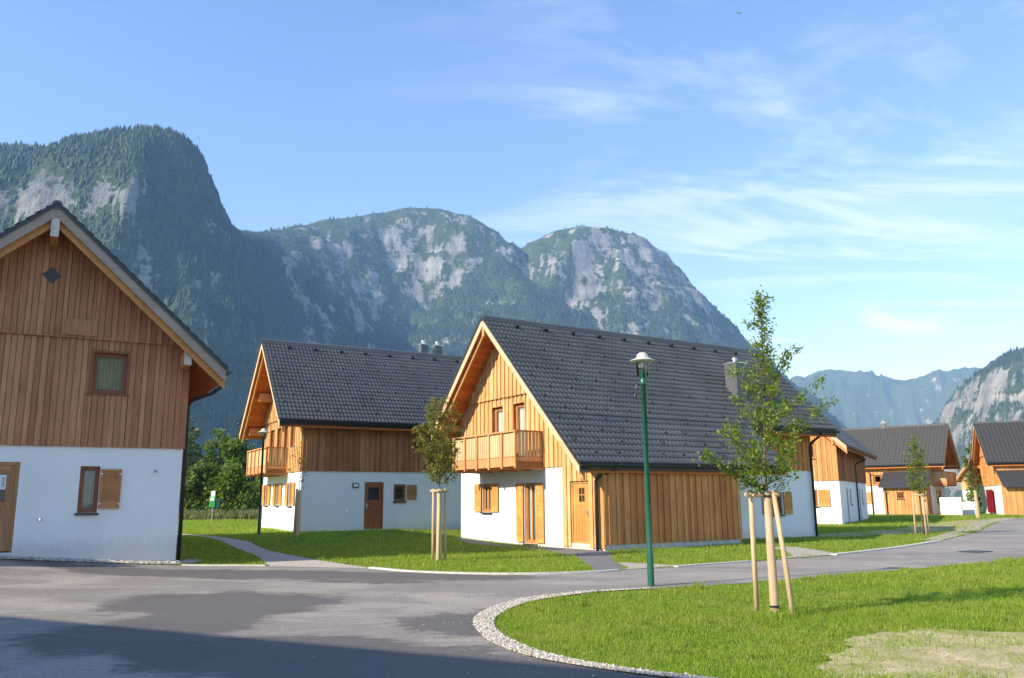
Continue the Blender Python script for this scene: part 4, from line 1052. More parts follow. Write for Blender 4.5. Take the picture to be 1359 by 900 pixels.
# third chalet, right of the middle one
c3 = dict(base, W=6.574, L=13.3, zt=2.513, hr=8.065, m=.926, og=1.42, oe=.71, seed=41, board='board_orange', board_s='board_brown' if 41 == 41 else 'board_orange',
  gable_ops=[(4.72,5.36,1.02,1.95),(4.8,5.4,3.7,4.6)], side_ops=[(2.7,3.55,.05,2.05),(4.3,5.0,1.1,2.0),(8.9,9.8,.05,2.05),(10.6,11.3,1.1,2.0)],
  windows=[dict(on='g',o=(4.72,5.36,1.02,1.95),frame='frame_dark',mull=1,trans=1),dict(on='g',o=(4.8,5.4,3.7,4.6)),dict(on='r',o=(4.3,5.0,1.1,2.0)),dict(on='r',o=(10.6,11.3,1.1,2.0))],
  shutters=[('g',5.40,6.02,1.02,1.95)],
  doors=[dict(on='r',o=(2.7,3.55,.05,2.05),mat='grey_door'),dict(on='r',o=(8.9,9.8,.05,2.05),mat='grey_door')],
  pipes=[[(7.34,7.4,3.95),(7.25,7.4,3.85),(6.75,7.4,3.65),(6.66,7.4,3.5),(6.66,7.4,-.1)]])
house('chalet', 'chalet right of the young tree, sunlit boarded gable with one open shutter over grass', 12.595, 50.664, -1.516, R(-28.54), c3)
# fourth, gable turned away to the right, low store in front
c4 = dict(base, W=6.604, L=13, zt=2.593, hr=7.957, m=.947, og=1.348, oe=.517, seed=51, board='board_orange', board_s='board_brown' if 51 == 41 else 'board_orange', detail=1,
  gable_ops=[(1.2,1.9,2.8,4.6),(3.0,3.7,2.8,4.6),(2.2,4.6,.9,2.1)], left_ops=[(5.3,6.0,1.0,2.0),(3.9,4.6,2.75,3.5)],
  windows=[dict(on='g',o=(1.2,1.9,2.8,4.6),sill=None,door=True),dict(on='g',o=(3.0,3.7,2.8,4.6),sill=None,door=True),dict(on='g',o=(2.2,4.6,.9,2.1),mull=3),
           dict(on='l',o=(5.3,6.0,1.0,2.0)),dict(on='l',o=(3.9,4.6,2.75,3.5))],
  shutters=[('l',4.75,5.27,1.0,2.0),('l',6.03,6.55,1.0,2.0)],
  balcony=dict(u0=.9,u1=5.7,d=1.1,zb=2.45,zr=3.7), chimneys=[(3.1,3.5,9.3,9.7,8.4),(3.1,3.5,3.9,4.3,8.4)],
  ann=dict(leanto=1, side=-1, v0=.05, v1=3.4, w=1.9, zr0=3.75, zr1=2.38, ops=[(1.75,2.35,1.35,1.95)], win=[((1.75,2.35,1.35,1.95), dict(frame='frame_dark',mull=1,trans=1))]),
  pipes=[[(-.62,4.85,3.9),(-.5,4.85,3.8),(-.14,4.85,3.6),(-.1,4.85,3.5),(-.1,4.85,-.1)], [(-2.4,3.2,2.2),(-2.2,3.2,2.1),(-2.0,3.2,1.9),(-2.0,3.2,-.05)]])
house('chalet', 'chalet with low lean-to store behind the slim staked tree, balcony on its shaded gable', 36.114, 73.089, -1.549, R(53.0), c4)
# fifth, cut by the right edge of the picture
c5 = dict(base, W=6.625, L=12, hr=7.941, m=.975, og=.728, oe=.35, seed=61, board='board_orange', board_s='board_brown' if 61 == 41 else 'board_orange', detail=1, gw0=-1.1, extL=1.4, extLv=7.,
  gable_ops=[(2.6,4.5,.35,2.1),(2.2,2.9,2.9,4.5)], windows=[dict(on='g',o=(2.6,4.5,.35,2.1),mull=1),dict(on='g',o=(2.2,2.9,2.9,4.5))],
  ann=dict(leanto=1, side=1, v0=.2, v1=8, w=1.9, zr0=3.75, zr1=2.38, ops=[(2.0,2.7,1.3,1.9)], win=[((2.0,2.7,1.3,1.9), dict(frame='frame_dark',mull=1,trans=1))]),
  pipes=[])
house('chalet', 'chalet at the far right edge with red cloth hanging beside its tiled lean-to store', 42.1, 75.733, -1.65, R(-109.1), c5)
t = empty('outdoor_curtain', (42.1, 75.733, -.15), R(-109.1)); tag(t, 'dark red cloth curtain hanging at the sunlit gable of the farthest right chalet', 'curtain')
for q0_, q1_ in ((2.15,3.35),(3.55,4.75)):
    mb = MB(); n = 20
    for k in range(n):
        a_, b_ = q0_+(q1_-q0_)*k/n, q0_+(q1_-q0_)*(k+1)/n
        mb.poly([(a_,-.16+.05*math.sin(k*1.6),.25),(b_,-.16+.05*math.sin(k*1.6+1.6),.25),(b_,-.16+.04*math.sin(k*1.6+1.6),2.15),(a_,-.16+.04*math.sin(k*1.6),2.15)])
    mb.build('cloth_panel', M['curtain_red'], t, smooth=True)
mb = MB(); mb.tube([(2.0,-.16,2.18),(4.9,-.16,2.18)], .025, 8); mb.build('rod', M['metal_dark'], t)
# sixth, far behind
c6 = dict(base, seed=71, detail=1, gable_ops=[(2.2,3.0,2.8,4.6)], windows=[dict(on='g',o=(2.2,3.0,2.8,4.6))])
house('chalet', 'small distant chalet glimpsed in the gap between the two farthest roofs', 76.0, 143.0, -1.5, R(-70), c6)
# neighbours standing outside the picture on the left; their roofs shade the road
c7 = dict(base, seed=81, detail=1, L=11)
house('chalet', 'chalet outside the picture whose ridge shades the near road', -10.95, -2.46, -1.5, R(62.9), c7)
house('chalet', 'chalet outside the picture beyond the left edge, shading the gravel by the road', -23.0, 10.9, -1.3, R(62.9), dict(c7, seed=82))

# ------------------------------------------------------------------ garden walls, lamps, bins
def garden_wall(label, a, b, h, th=.14):
    a, b = np.array(a), np.array(b); d = (b-a)/np.linalg.norm(b-a); n = np.array([-d[1], d[0]])*th/2
    mb = MB(); P = [a-n, b-n, b+n, a+n]; mb.hexa([(*p, -.3) for p in P]+[(*p, h) for p in P])
    o = mb.build('garden_wall', M['plaster'], bevel=.015); tag(o, label, 'garden wall', 'white garden walls')
garden_wall('taller white garden wall under the shaded balcony of the far chalet', (35.35,70.2), (36.5,69.0), 1.42)
garden_wall('lower white garden wall standing in the sun beside the taller one', (37.42,70.6), (38.21,69.6), 1.05)

def street_lamp(loc, h, label, r=.048, mat='green_paint', flag=True):
    t = empty('street_lamp', loc); tag(t, label, 'street lamp', 'green street lamps')
    mb = MB(); mb.lathe([(r*1.25,-.3),(r*1.25,.55),(r*1.15,.60),(r,.64),(r*.86,h-.62),(r*1.15,h-.615),(r*1.2,h-.60),(r*1.2,h-.50),(r*.9,h-.49),(r*.9,h-.36),(0,h-.36)], 20)
    mb.build('post', M[mat], t, smooth=True)
    mb = MB(); mb.lathe([(.105,h-.44),(.12,h-.34),(.125,h-.17)], 24); mb.build('globe', M['lamp_glass'], t, smooth=True)
    mb = MB(); mb.lathe([(0,h-.30),(.035,h-.29),(.05,h-.25),(.05,h-.22),(.02,h-.19),(0,h-.19)], 14, (-.035,0,0)); mb.build('bulb', M['glaze'], t, smooth=True)
    mb = MB(); mb.lathe([(.235,h-.175),(.23,h-.165),(.175,h-.145),(.115,h-.115),(.10,h-.06),(.055,h-.02),(0,h-.01)], 32); mb.lathe([(.235,h-.175),(.18,h-.195),(.1,h-.20),(0,h-.20)], 32)
    mb.build('shade', M['shade'], t, smooth=True)
    if flag:
        mb = MB(); mb.tube([(-.05,0,h-.60),(-.12,-.02,h-.61),(-.15,-.02,h-.68),(-.155,-.02,h-.78)], .012, 7); mb.lathe([(0,-.05),(.022,-.045),(.027,0),(.02,.05),(0,.055)], 10, (-.155,-.02,h-.83)); mb.build('hook', M['black_rubber'], t)
        mb = MB(); mb.lathe([(.0,-.04),(.02,-.03),(.02,.03),(0,.04)], 10, (-.09,-.05,h-.86)); mb.build('sensor', M['metal_dark'], t)
    return t
street_lamp((2.39,15.04,float(gz(2.39,15.04))), 4.16, 'green lamp post with glass hat on the near lawn before the dark roof')
street_lamp((-10.03,33.54,float(gz(-10.03,33.54))), 4.2, 'dark lamp post beside the gravel path and distant balcony gable', mat='green_dark', flag=False)

bx, by = -19.92, 56.1; bz = float(gz(bx,by))
t = empty('waste_bag_dispenser', (bx,by,bz)); tag(t, 'green waste bag dispenser on a thin post in the meadow', 'dispenser')
mb = MB(); mb.tube([(0,0,-.2),(0,0,1.3)], .03, 8); mb.build('post', M['zinc'], t)
mb = MB(); mb.box(-.2,.2,-.16,.02,.95,1.65); mb.build('box', M['green_bright'], t, bevel=.02)
mb = MB(); mb.box(-.12,.12,-.165,-.161,1.38,1.6); mb.build('notice', M['paper'], t)
mb = MB(); mb.box(-.14,.14,-.05,-.03,1.65,2.02); mb.build('sign', M['white_metal'], t, bevel=.01)
mb = MB(); mb.box(.22,.5,-.12,.12,.85,1.5); mb.build('bin', M['green_dark'], t, bevel=.02)

# paraglider
px_ = ray(980,17,950); t = empty('paraglider', tuple(px_), R(25)); tag(t, 'tiny pale paraglider high in the blue sky', 'paraglider')
mb = MB(); n = 14
for k in range(n):
    a_, b_ = -1+2*k/n, -1+2*(k+1)/n
    f = lambda s: (4.6*math.sin(s*1.05), 2.4*math.cos(s*1.05)-2.4, 1.25*math.sqrt(max(.05,1-s*s)))
    (xa,za,ca),(xb,zb_,cb) = f(a_), f(b_)
    mb.hexa([(xa,-ca,za),(xb,-cb,zb_),(xb,cb,zb_),(xa,ca,za),(xa,-ca*.6,za+.28),(xb,-cb*.6,zb_+.28),(xb,cb*.7,zb_+.16),(xa,ca*.7,za+.16)])
mb.build('wing', M['sail'], t, smooth=True)
mb = MB()
for s in (-.85,-.4,.4,.85):
    x_, z_, c_ = f(s); mb.tube([(x_,0,z_),(.25*(1 if s>0 else -1),0,-6.6)], .012, 4)
mb.build('line', M['harness'], t)
mb = MB(); mb.lathe([(0,-.5),(.25,-.35),(.36,0),(.3,.4),(.15,.6),(.12,.75),(0,.85)], 10, (0,0,-7.2)); mb.build('harness', M['harness'], t)

# ------------------------------------------------------------------ plants
def leaves_mesh(pts, dirs, size, seed, aspect=.55, fold=.25, droop=.3):
    """one small folded leaf (two faces) per point"""
    r = np.random.default_rng(seed); n = len(pts); pts = np.asarray(pts)
    d = np.asarray(dirs)+r.normal(0,.75,(n,3)); d[:,2] -= droop*r.random(n); d /= np.linalg.norm(d,axis=1)[:,None]
    up = r.normal(0,.55,(n,3))+np.array([0,0,1.]); sd_ = np.cross(d, up); sd_ /= np.linalg.norm(sd_,axis=1)[:,None]+1e-9
    nn = np.cross(sd_, d); L = size*r.uniform(.6,1.3,n)[:,None]; W_ = L*aspect
    base_ = pts; tip = pts+d*L; mid = pts+d*L*.5
    l = mid-sd_*W_*.5+nn*W_*fold; rr = mid+sd_*W_*.5+nn*W_*fold
    v = np.stack([base_, l, tip, rr], 1).reshape(-1,3); b_ = np.arange(n)*4
    f = np.stack([np.stack([b_,b_+1,b_+2],1), np.stack([b_,b_+2,b_+3],1)],1).reshape(-1,3)
    return v, f

def sapling(loc, label, h, z0, prof, nb, nleaf, lsize, seed, mat='leaf', r0=.028, wrap=None, bend=(0,0), extra=(), trunk_r=None, group='young staked trees'):
    """young tree: thin stem, steep side shoots, leaves along the shoots. prof: (z, radius) outline"""
    r = random.Random(seed); t = empty('tree', loc, r.uniform(0, 0)); tag(t, label, 'tree', group)
    pz, pr = zip(*prof); mb = MB(); stem = []
    for k in range(9):
        f = k/8; stem.append((bend[0]*f*f+.02*math.sin(f*9+seed), bend[1]*f*f+.02*math.cos(f*7+seed), -.1+(h+.1)*f))
    rs = [max(.004, r0*(1-.92*k/8)) for k in range(9)]; mb.tube(stem, rs, 7)
    def stem_at(z):
        f = max(0, min(1, (z+.1)/(h+.1)))*8; i = min(7, int(f)); a, b = Vector(stem[i]), Vector(stem[i+1]); return a.lerp(b, f-i)
    P, D, Wt = [], [], []
    shoots = []
    for k in range(nb):
        zt_ = z0+(h-z0)*((k+r.random())/nb); rad = float(np.interp(zt_, pz, pr))*r.uniform(.6,1.12)
        shoots.append((zt_, rad, k*2.4+r.uniform(-.5,.5), r.uniform(.35,.95)))
    for z_, rad, an, rise in list(shoots)+list(extra):
        zb_ = max(z0*.98, z_-rad*rise*.9); p0 = stem_at(zb_); p3 = Vector((math.cos(an)*rad, math.sin(an)*rad, 0))+stem_at(z_); p3.z = z_+rad*.25
        p1 = p0.lerp(p3,.35)+Vector((r.uniform(-.05,.05),r.uniform(-.05,.05),-.03)); p2 = p0.lerp(p3,.7)+Vector((r.uniform(-.05,.05),r.uniform(-.05,.05),.03))
        mb.tube([p0,p1,p2,p3], [.009,.007,.005,.002], 5)
        L = (p3-p0).length; q = [p0,p1,p2,p3]
        def at(f): f *= 3; i = min(2,int(f)); return q[i].lerp(q[i+1], f-i)
        # twigs off the shoot
        for e in range(max(2, int(L*9))):
            f = r.uniform(.18,1); s = at(f); dr = (p3-p0).normalized()+Vector((r.gauss(0,.8),r.gauss(0,.8),r.gauss(.1,.6))); dr.normalize(); tl = r.uniform(.05,.22)*(1.15-f*.5)
            e_ = s+dr*tl; mb.tube([s, s.lerp(e_,.5)+Vector((0,0,.01)), e_], [.0035,.0025,.0012], 4, cap=False)
            for g in range(r.randint(3,6)): P.append(s.lerp(e_, r.uniform(.2,1.05))); D.append(dr); Wt.append(1)
        for g in range(int(L*22)): f = r.uniform(.15,1.0); P.append(at(f)); D.append((p3-p0).normalized())
    for g in range(60):                                    # leader
        f = r.random(); P.append(stem_at(z0+(h-z0)*(.5+.5*f))); D.append(Vector((r.gauss(0,1),r.gauss(0,1),.4)))
    mb.build('trunk', M['bark'], t, smooth=True)
    if wrap:
        g = MB(); wz, wr = wrap
        g.lathe([(wr*1.05,-.1),(wr*1.05,.0),(wr*1.0,wz*.3),(wr*.94,wz*.7),(wr*.88,wz*.97),(wr*.80,wz),(r0*.8,wz)], 16, (.01,0,0)); g.build('trunk_wrap', M['jute'], t, smooth=True)
    P = np.array([tuple(p) for p in P]); D = np.array([tuple(d) for d in D])
    idx = np.random.default_rng(seed).integers(0, len(P), nleaf); jit = np.random.default_rng(seed+1).normal(0, .04, (nleaf,3))
    v, f = leaves_mesh(P[idx]+jit, D[idx], lsize, seed)
    np_mesh('crown', v, f, M[mat], t)
    return t

def stake_frame(loc, pts, h, label, r=.038, rail=True, lean=(0,0), rail_pairs=None):
    t = empty('tree_support', loc); tag(t, label, 'tree support', 'wooden tree supports')
    tops = []
    for (x_, y_, tx, ty) in pts:
        mb = MB(); mb.tube([(x_,y_,-.25),((x_+tx)/2,(y_+ty)/2,h*.5),(tx,ty,h)], [r*1.05,r,r*.97], 10); mb.build('stake', M['stake'], t, smooth=True); tops.append((tx,ty))
    if rail:
        for i, j in (rail_pairs or [(k,(k+1)%len(tops)) for k in range(len(tops))]):
            a, b = np.array(tops[i]), np.array(tops[j]); d = (b-a)/(np.linalg.norm(b-a)+1e-9)*.08
            mb = MB(); mb.tube([(*(a-d),h-.055),(*(b+d),h-.055)], r*1.0, 10); mb.build('rail', M['stake'], t, smooth=True)
    return t

# the near young tree
T1 = (3.36,11.22,0.)
def ties(t, pts):
    for x_, y_, z_, r_ in pts:
        mb = MB(); mb.lathe([(r_,-.02),(r_+.006,-.015),(r_+.006,.015),(r_,.02)], 12, (x_,y_,z_)); mb.build('tie', M['black_rubber'], t)
sapling(T1, 'young leafy tree with wrapped trunk and tall thin leader on the near lawn', 4.24, 1.62,
  [(1.55,.24),(1.75,.42),(2.1,.56),(2.5,.54),(2.8,.42),(3.1,.20),(3.3,.11),(3.5,.07),(4.3,.04)], 52, 5800, .052, 7, bend=(.10,.0), wrap=(1.60,.056),
  extra=[(3.42,.60,.0,.9),(2.85,.85,.15,.6),(1.85,.85,3.3,.3),(2.55,.95,-.1,.5),(3.15,.45,2.6,.9),(1.75,.6,3.0,.3)])
stake_frame(T1, [(-.14,.30,-.17,.14),(.20,-.19,.085,-.02)], 1.60, 'pair of pale round stakes with crossrail around the near leafy tree', r=.033, rail=True, rail_pairs=[(0,1)])
ties([o for o in COL.objects if o.name.startswith('tree') and o.get('category') == 'tree'][0], [(.012,0,1.52,.048),(.0,0,1.66,.02),(.012,0,.12,.056)])
T2 = (-1.88,21.4,float(gz(-1.88,21.4)))
sapling(T2, 'young olive-tinged tree with three close stakes before the balcony chalet', 4.05, 1.95,
  [(1.9,.25),(2.3,.62),(2.8,.80),(3.2,.74),(3.6,.5),(4.05,.12)], 40, 4200, .075, 17, mat='leaf_olive', wrap=(1.78,.07), group='young staked trees')
stake_frame(T2, [(-.15,.05,-.15,.05),(.16,.04,.15,.05),(.02,-.14,.02,-.14)], 1.80, 'three pale stakes with top rails around the olive-tinged tree', r=.032)
T4 = (16.38,34.09,0.)
sapling(T4, 'slim light-leaved tree on the far lawn before the lean-to store', 3.85, 1.65,
  [(1.6,.22),(2.1,.46),(2.6,.48),(3.1,.38),(3.5,.22),(3.85,.06)], 40, 2600, .075, 27, mat='leaf', r0=.05)
stake_frame(T4, [(-.27,.1,-.24,.1),(.27,.1,.24,.1),(.0,-.25,.0,-.2)], 1.62, 'weathered three-stake frame around the slim tree on the far lawn', r=.035)
T5 = (32.08,58.72,0.)
sapling(T5, 'sparse twiggy sapling on the lawn before the red curtains', 3.3, 1.9, [(1.9,.3),(2.4,.75),(3.0,.5),(3.3,.1)], 16, 420, .11, 37, mat='leaf_olive', r0=.04, wrap=(1.9,.12))
T3 = (-8.45,33.3,float(gz(-8.45,33.3)))
sapling(T3, 'nearly bare sapling tied to one stake at the corner of the far chalet', 3.5, 1.75, [(1.75,.2),(2.5,.5),(3.1,.45),(3.5,.1)], 11, 130, .09, 47, mat='leaf_olive', r0=.035, wrap=(1.72,.085))
stake_frame(T3, [(-.13,.0,-.08,.0)], 1.78, 'single brown stake holding the nearly bare sapling', r=.045, rail=False)

def wood_tree(loc, label, h, cw, seed, mat='leaf_wood', conifer=False, lsz=.34, nl=3000, z0=.1, group='trees along the meadow edge'):
    r = random.Random(seed); g = np.random.default_rng(seed); t = empty('tree', loc); tag(t, label, 'tree', group)
    mb = MB(); mb.tube([(0,0,-.3),(.1,.05,h*.3),(-.05,.1,h*.6),(0,0,h*.92)], [h*.022,h*.017,h*.01,h*.003], 8)
    P, D = [], []
    if conifer:
        n = int(h*5)
        for k in range(n):
            z_ = h*(.06+.92*k/n); rad = cw*(1-k/n)**.8*r.uniform(.75,1.1)+.1
            for q in range(6):
                an = r.uniform(0,6.28); e = Vector((math.cos(an)*rad, math.sin(an)*rad, z_-rad*.25)); s = Vector((0,0,z_))
                mb.tube([s,e], [.02,.005], 4, cap=False)
                for u in range(max(4,int(rad*14))): f = r.uniform(.1,1); P.append(tuple(s.lerp(e,f)+Vector((r.gauss(0,.07),r.gauss(0,.07),r.gauss(0,.06))))); D.append((math.cos(an),math.sin(an),-.2))
        nl = len(P)
    else:
        nbl = 26 if cw < 4 else 38; blobs = []
        for k in range(nbl):
            f = (k+r.random())/nbl; z_ = h*(z0+(.95-z0)*f); env = cw*(math.sin(math.pi*min(1,(.18+.80*f)))**.7)
            an = k*2.4+r.uniform(-.6,.6); rad = env*r.uniform(.35,.85); c_ = Vector((math.cos(an)*rad, math.sin(an)*rad, z_)); br = cw*r.uniform(.26,.46)*(1.1-.45*f)
            blobs.append((c_, br)); s = Vector((0,0,max(.3,z_-rad*.8))); mb.tube([s, s.lerp(c_,.5)+Vector((0,0,.1)), c_], [h*.007,h*.004,.01], 5, cap=False)
        tot = sum(b*b for _, b in blobs)
        for c_, b in blobs:
            m_ = int(nl*b*b/tot); q = g.normal(0,1,(m_,3)); q /= np.linalg.norm(q,axis=1)[:,None]; q *= (g.random(m_)**.4*b)[:,None]*np.array([1,1,.8]); P += [tuple(x) for x in (q+np.array(c_))]
            D += [tuple(x) for x in q]
    mb.build('trunk', M['bark'], t, smooth=True)
    v, f = leaves_mesh(np.array(P), np.array(D), lsz, seed+3, aspect=.6 if not conifer else .35, fold=.2, droop=.4)
    np_mesh('crown', v, f, M[mat], t)
    return t
wt = [(-35.2,88,10.6,3.0,'leaf_yellow',0,'tall yellowish tree beside the downpipe of the left chalet'),(-32.6,93,9.4,2.6,'leaf_wood',0,'dark bushy tree second from the left chalet corner'),
 (-32.9,101,11.4,1.7,'needle',1,'pointed spruce standing above the broadleaf trees'),(-29.6,90,8.2,2.9,'leaf_wood',0,'round dense tree right of the spruce, behind the green dispenser'),
 (-27.0,94,8.6,3.1,'leaf_yellow',0,'light green broad tree left of the far balcony'),(-24.4,88,7.6,2.8,'leaf_wood',0,'low dark tree directly behind the far balcony'),
 (-25.5,99,11.2,3.4,'leaf_yellow',0,'taller light green tree rising behind the far balcony'),(-38.5,92,9.5,3.2,'leaf_wood',0,'dark tree mostly hidden behind the left chalet'),
 (-21.5,95,8.8,3.0,'leaf_wood',0,'dark tree hidden behind the red door chalet'),(-31.0,84,5.2,2.6,'leaf_wood',0,'small dark thicket tree in front of the spruce'),(-27.8,83,4.8,2.5,'leaf_wood',0,'small dark thicket tree left of the lamp post'),(-34.6,84,5.5,2.4,'leaf_wood',0,'small dark thicket tree at the downpipe')]
for i, (x_, y_, h_, cw_, mt, cf_, lb) in enumerate(wt):
    wood_tree((x_,y_,float(gz(x_,y_))), lb, h_, cw_, 100+i, mt, bool(cf_), lsz=.42 if not cf_ else .4, nl=3600)
wood_tree((53.5,96,0), 'grey-green tree rising between the two far chalet roofs', 8.0, 2.4, 131, 'leaf_yellow', lsz=.42, nl=3000, group=None)
wood_tree((50.3,90,0), 'low dark tree beside the far sunlit gable', 6.2, 2.0, 132, 'leaf_wood', lsz=.36, nl=2200, group=None)

# grass ------------------------------------------------------------
from mathutils.geometry import tessellate_polygon
def inside(poly, x, y):
    p = np.array(poly); c = np.zeros(len(x), bool); j = len(p)-1
    for i in range(len(p)):
        a = (p[i,1] > y) != (p[j,1] > y)
        with np.errstate(divide='ignore', invalid='ignore'): xx = (p[j,0]-p[i,0])*(y-p[i,1])/(p[j,1]-p[i,1])+p[i,0]
        c ^= a & (x < xx); j = i
    return c
sh_poly = grav_out+grav_in[::-1]
hard = [road_poly, path_poly, terr_poly, drive_poly, entry2_poly, strip_poly]
foot = []
for o in COL.objects:
    if o.name.startswith('chalet'):
        Mw = Matrix.Translation(o.location) @ Matrix.Rotation(o.rotation_euler.z, 4, 'Z')
        c_ = {0:cc,1:cl_,2:c2,3:c3,4:c4,5:c5,6:c6,7:c7,8:c7}[int(o.name.split('.')[1]) if '.' in o.name else 0]
        foot.append([tuple((Mw @ Vector(q))[:2]) for q in ((0,0,0),(c_['W'],0,0),(c_['W'],c_['L'],0),(0,c_['L'],0))])
        if c_ is cc: foot.append([tuple((Mw @ Vector(q))[:2]) for q in ((c_['W'],0,0),(c_['W']+2.06,0,0),(c_['W']+2.06,5.76,0),(c_['W'],5.76,0))])
def grass(name, n, sampler, hmin, hmax, wd, seed, mat='grass_blade', thin=(), dens=None, patchy=.55):
    g = np.random.default_rng(seed); x, y = sampler(g, n); k = np.ones(len(x), bool)
    for p in hard+foot+[sh_poly]: k &= ~inside(p, x, y)
    for p, keepf in thin:
        near = inside(p, x, y); ins = np.zeros(len(x)); ix = np.where(near)[0]; wx_, wy_ = x[ix]+.75*fbm(x[ix]*.9, y[ix]*.9, 5, 91, .6), y[ix]+.75*fbm(x[ix]*.9+7, y[ix]*.9, 5, 92, .6)
        for q in range(16):
            rq = .3+.9*(q % 2); ins[ix] += inside(p, wx_+rq*math.cos(q*.785), wy_+rq*math.sin(q*.785))/16
        kp = 1-(1-keepf)*ins**1.5; k &= ~(near & (g.random(len(x)) > kp*((1-ins)+ins*np.clip(.35+3.2*fbm(x*1.1, y*1.1, 4, 77), 0, 3))))
    x, y = x[k], y[k]; m = len(x); z = gz(x, y)
    cl_n = fbm(x*1.1, y*1.1, 4, 61); h = (hmin+(hmax-hmin)*np.clip(.5+patchy*1.6*cl_n+g.normal(0,.22,m), 0, 1.4)); an = g.uniform(0, 6.283, m); le = g.uniform(.1,.75,m)*h
    w_ = wd*g.uniform(.6,1.3,m); bn = g.uniform(0,6.283,m)
    a = np.stack([x-np.cos(an)*w_/2, y-np.sin(an)*w_/2, z-.01],1); b = np.stack([x+np.cos(an)*w_/2, y+np.sin(an)*w_/2, z-.01],1)
    mx_ = x+np.cos(bn)*le*.35; my_ = y+np.sin(bn)*le*.35
    c = np.stack([mx_+np.cos(an)*w_*.35, my_+np.sin(an)*w_*.35, z+h*.6],1); d = np.stack([mx_-np.cos(an)*w_*.35, my_-np.sin(an)*w_*.35, z+h*.6],1)
    e = np.stack([x+np.cos(bn)*le, y+np.sin(bn)*le, z+h*.97],1)
    v = np.stack([a,b,c,d,e],1).reshape(-1,3); q = np.arange(m)*5
    f = np.stack([np.stack([q,q+1,q+2],1), np.stack([q,q+2,q+3],1), np.stack([q+3,q+2,q+4],1)],1).reshape(-1,3)
    o = np_mesh(name, v, f, M[mat]); print(name, m); return tag(o, kind='stuff')
def wedge(r0, r1, a0, a1, pw=1.4):
    """points in a sector seen from the road, denser close by"""
    def s(g, n):
        u = g.random(n); e = 2-pw; r = (r0**e+u*(r1**e-r0**e))**(1/e); t = g.uniform(a0, a1, n); return r*np.sin(t), r*np.cos(t)
    return s
th = [(dirt_poly, .16), (yard_poly, .35), (kerb2, .15)]
grass('lawn_grass', 400000, wedge(6.2, 22, R(-3), R(46), 1.35), .02, .062, .0075, 201, thin=th)
grass('lawn_grass', 230000, wedge(16, 42, R(-33), R(34), 1.5), .035, .10, .015, 202, thin=th)
grass('lawn_grass', 150000, wedge(40, 78, R(-30), R(34), 1.5), .045, .12, .032, 203, thin=th)
grass('tall_weeds', 26000, lambda g, n: (g.uniform(-52,-12,n), g.uniform(62,80,n)), .25, .75, .08, 204, mat='weed')
# taller tufts in the lawn
def tufts(g, n):
    c = 260; r = np.sqrt(g.uniform(7**2, 24**2, c)); t = g.uniform(R(-14), R(34), c); i = g.integers(0, c, n)
    return r[i]*np.sin(t[i])+g.normal(0,.06,n), r[i]*np.cos(t[i])+g.normal(0,.06,n)
grass('grass_tufts', 9000, tufts, .06, .17, .010, 206, thin=th)
# tufts and litter at the foot of the near stakes
def foot_s(g, n): return 3.36+g.normal(0,.24,n), 11.22+g.normal(0,.24,n)
grass('grass_tufts', 900, foot_s, .05, .16, .009, 207)

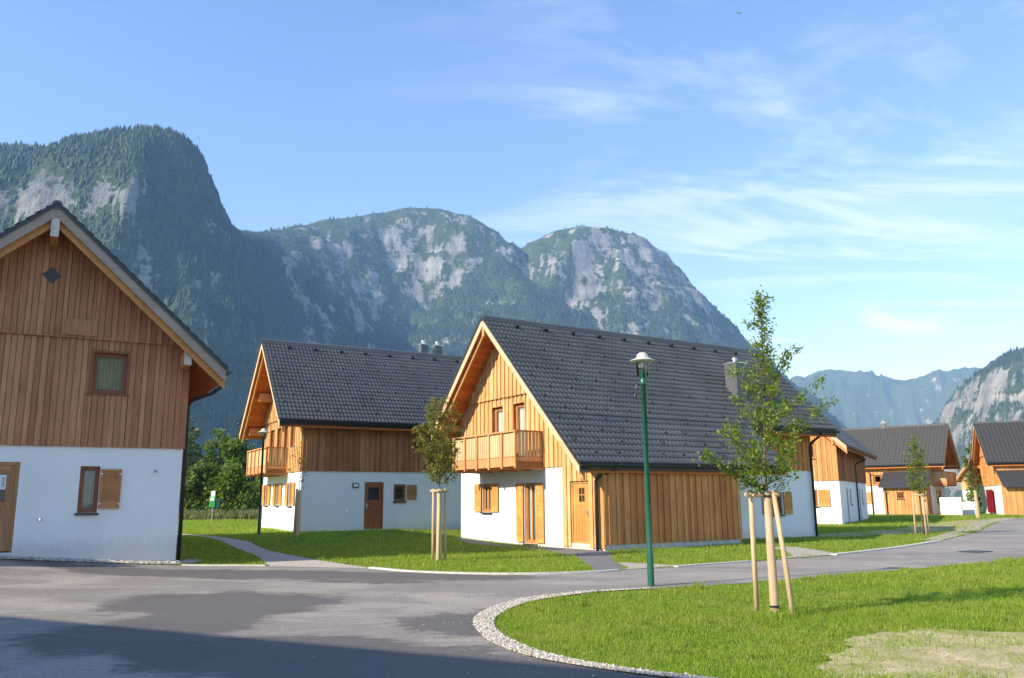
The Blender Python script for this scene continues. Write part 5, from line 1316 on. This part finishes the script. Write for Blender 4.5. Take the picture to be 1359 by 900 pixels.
# loose stones ------------------------------------------------------
def stones(name, pts, smin, smax, seed, cols):
    g = np.random.default_rng(seed); pts = np.asarray(pts); m = len(pts); z = gz(pts[:,0], pts[:,1])
    sz = g.uniform(smin, smax, m)*np.where(g.random(m) < .12, 1.6, 1); an = g.uniform(0, 6.28, m)
    base_ = np.array([(1,0,0),(0,1,0),(-1,0,0),(0,-1,0),(0,0,.7),(0,0,-.5)], float)
    v = base_[None]*(1+g.uniform(-.3,.3,(m,6,1)))*sz[:,None,None]*g.uniform(.7,1.3,(m,1,3)); c, s_ = np.cos(an)[:,None], np.sin(an)[:,None]
    v = np.stack([v[:,:,0]*c-v[:,:,1]*s_, v[:,:,0]*s_+v[:,:,1]*c, v[:,:,2]], 2)
    v[:,:,0] += pts[:,0,None]; v[:,:,1] += pts[:,1,None]; v[:,:,2] += (z+.022+sz*.3)[:,None]
    f0 = np.array([(0,1,4),(1,2,4),(2,3,4),(3,0,4),(1,0,5),(2,1,5),(3,2,5),(0,3,5)])
    f = (np.arange(m)[:,None,None]*6+f0[None]).reshape(-1,3)
    return tag(np_mesh(name, v.reshape(-1,3), f, cols), kind='stuff')
mS, nt, b = new_mat('loose_stone'); gi = N(nt, 'ShaderNodeNewGeometry')
nt.links.new(ramp(nt, gi.outputs['Random Per Island'], [(0, (.22,.19,.15)), (.5, (.42,.38,.32)), (1, (.66,.62,.55))]), b.inputs['Base Color']); setb(b, rough=.9, spec=.2)
def in_band(la, lb, n, g, lo=0, hi=1, over=.05):
    la, lb = np.array(resample(la, 80)), np.array(resample(lb, 80)); t = g.random(n)*79; i = np.clip(t.astype(int), 0, 78); f = (t-i)[:,None]; w_ = g.uniform(lo-over, hi+over, n)[:,None]
    return (la[i]*(1-f)+la[i+1]*f)*(1-w_)+(lb[i]*(1-f)+lb[i+1]*f)*w_
g_ = np.random.default_rng(301)
stones('gravel_stones', in_band(grav_out, grav_in, 24000, g_, over=.06), .005, .013, 302, mS)
gl = [(-14.4,18.05),(-11.9,19.3),(-10.4,20.0),(-8.3,20.95),(-8.0,21.6)]; gh = [(-14.3,18.3),(-12.0,19.6),(-10.2,20.6),(-8.7,21.4),(-8.4,21.7)]
stones('gravel_stones', in_band(gl, gh, 3600, g_), .014, .035, 303, mS)
# grit washed out from the edges onto the asphalt
e1 = in_band(grav_out, offset_line(grav_out, 1.0 if inside(road_poly, np.array([offset_line(grav_out, .5)[30][0]]), np.array([offset_line(grav_out, .5)[30][1]]))[0] else -1.0), 700, g_, over=0)
e2 = np.stack([g_.uniform(-11, 6, 350), g_.uniform(8, 20, 350)], 1); e2 = e2[inside(road_poly, e2[:,0], e2[:,1])]
stones('road_grit', np.concatenate([e1, e2]), .003, .007, 304, mS)
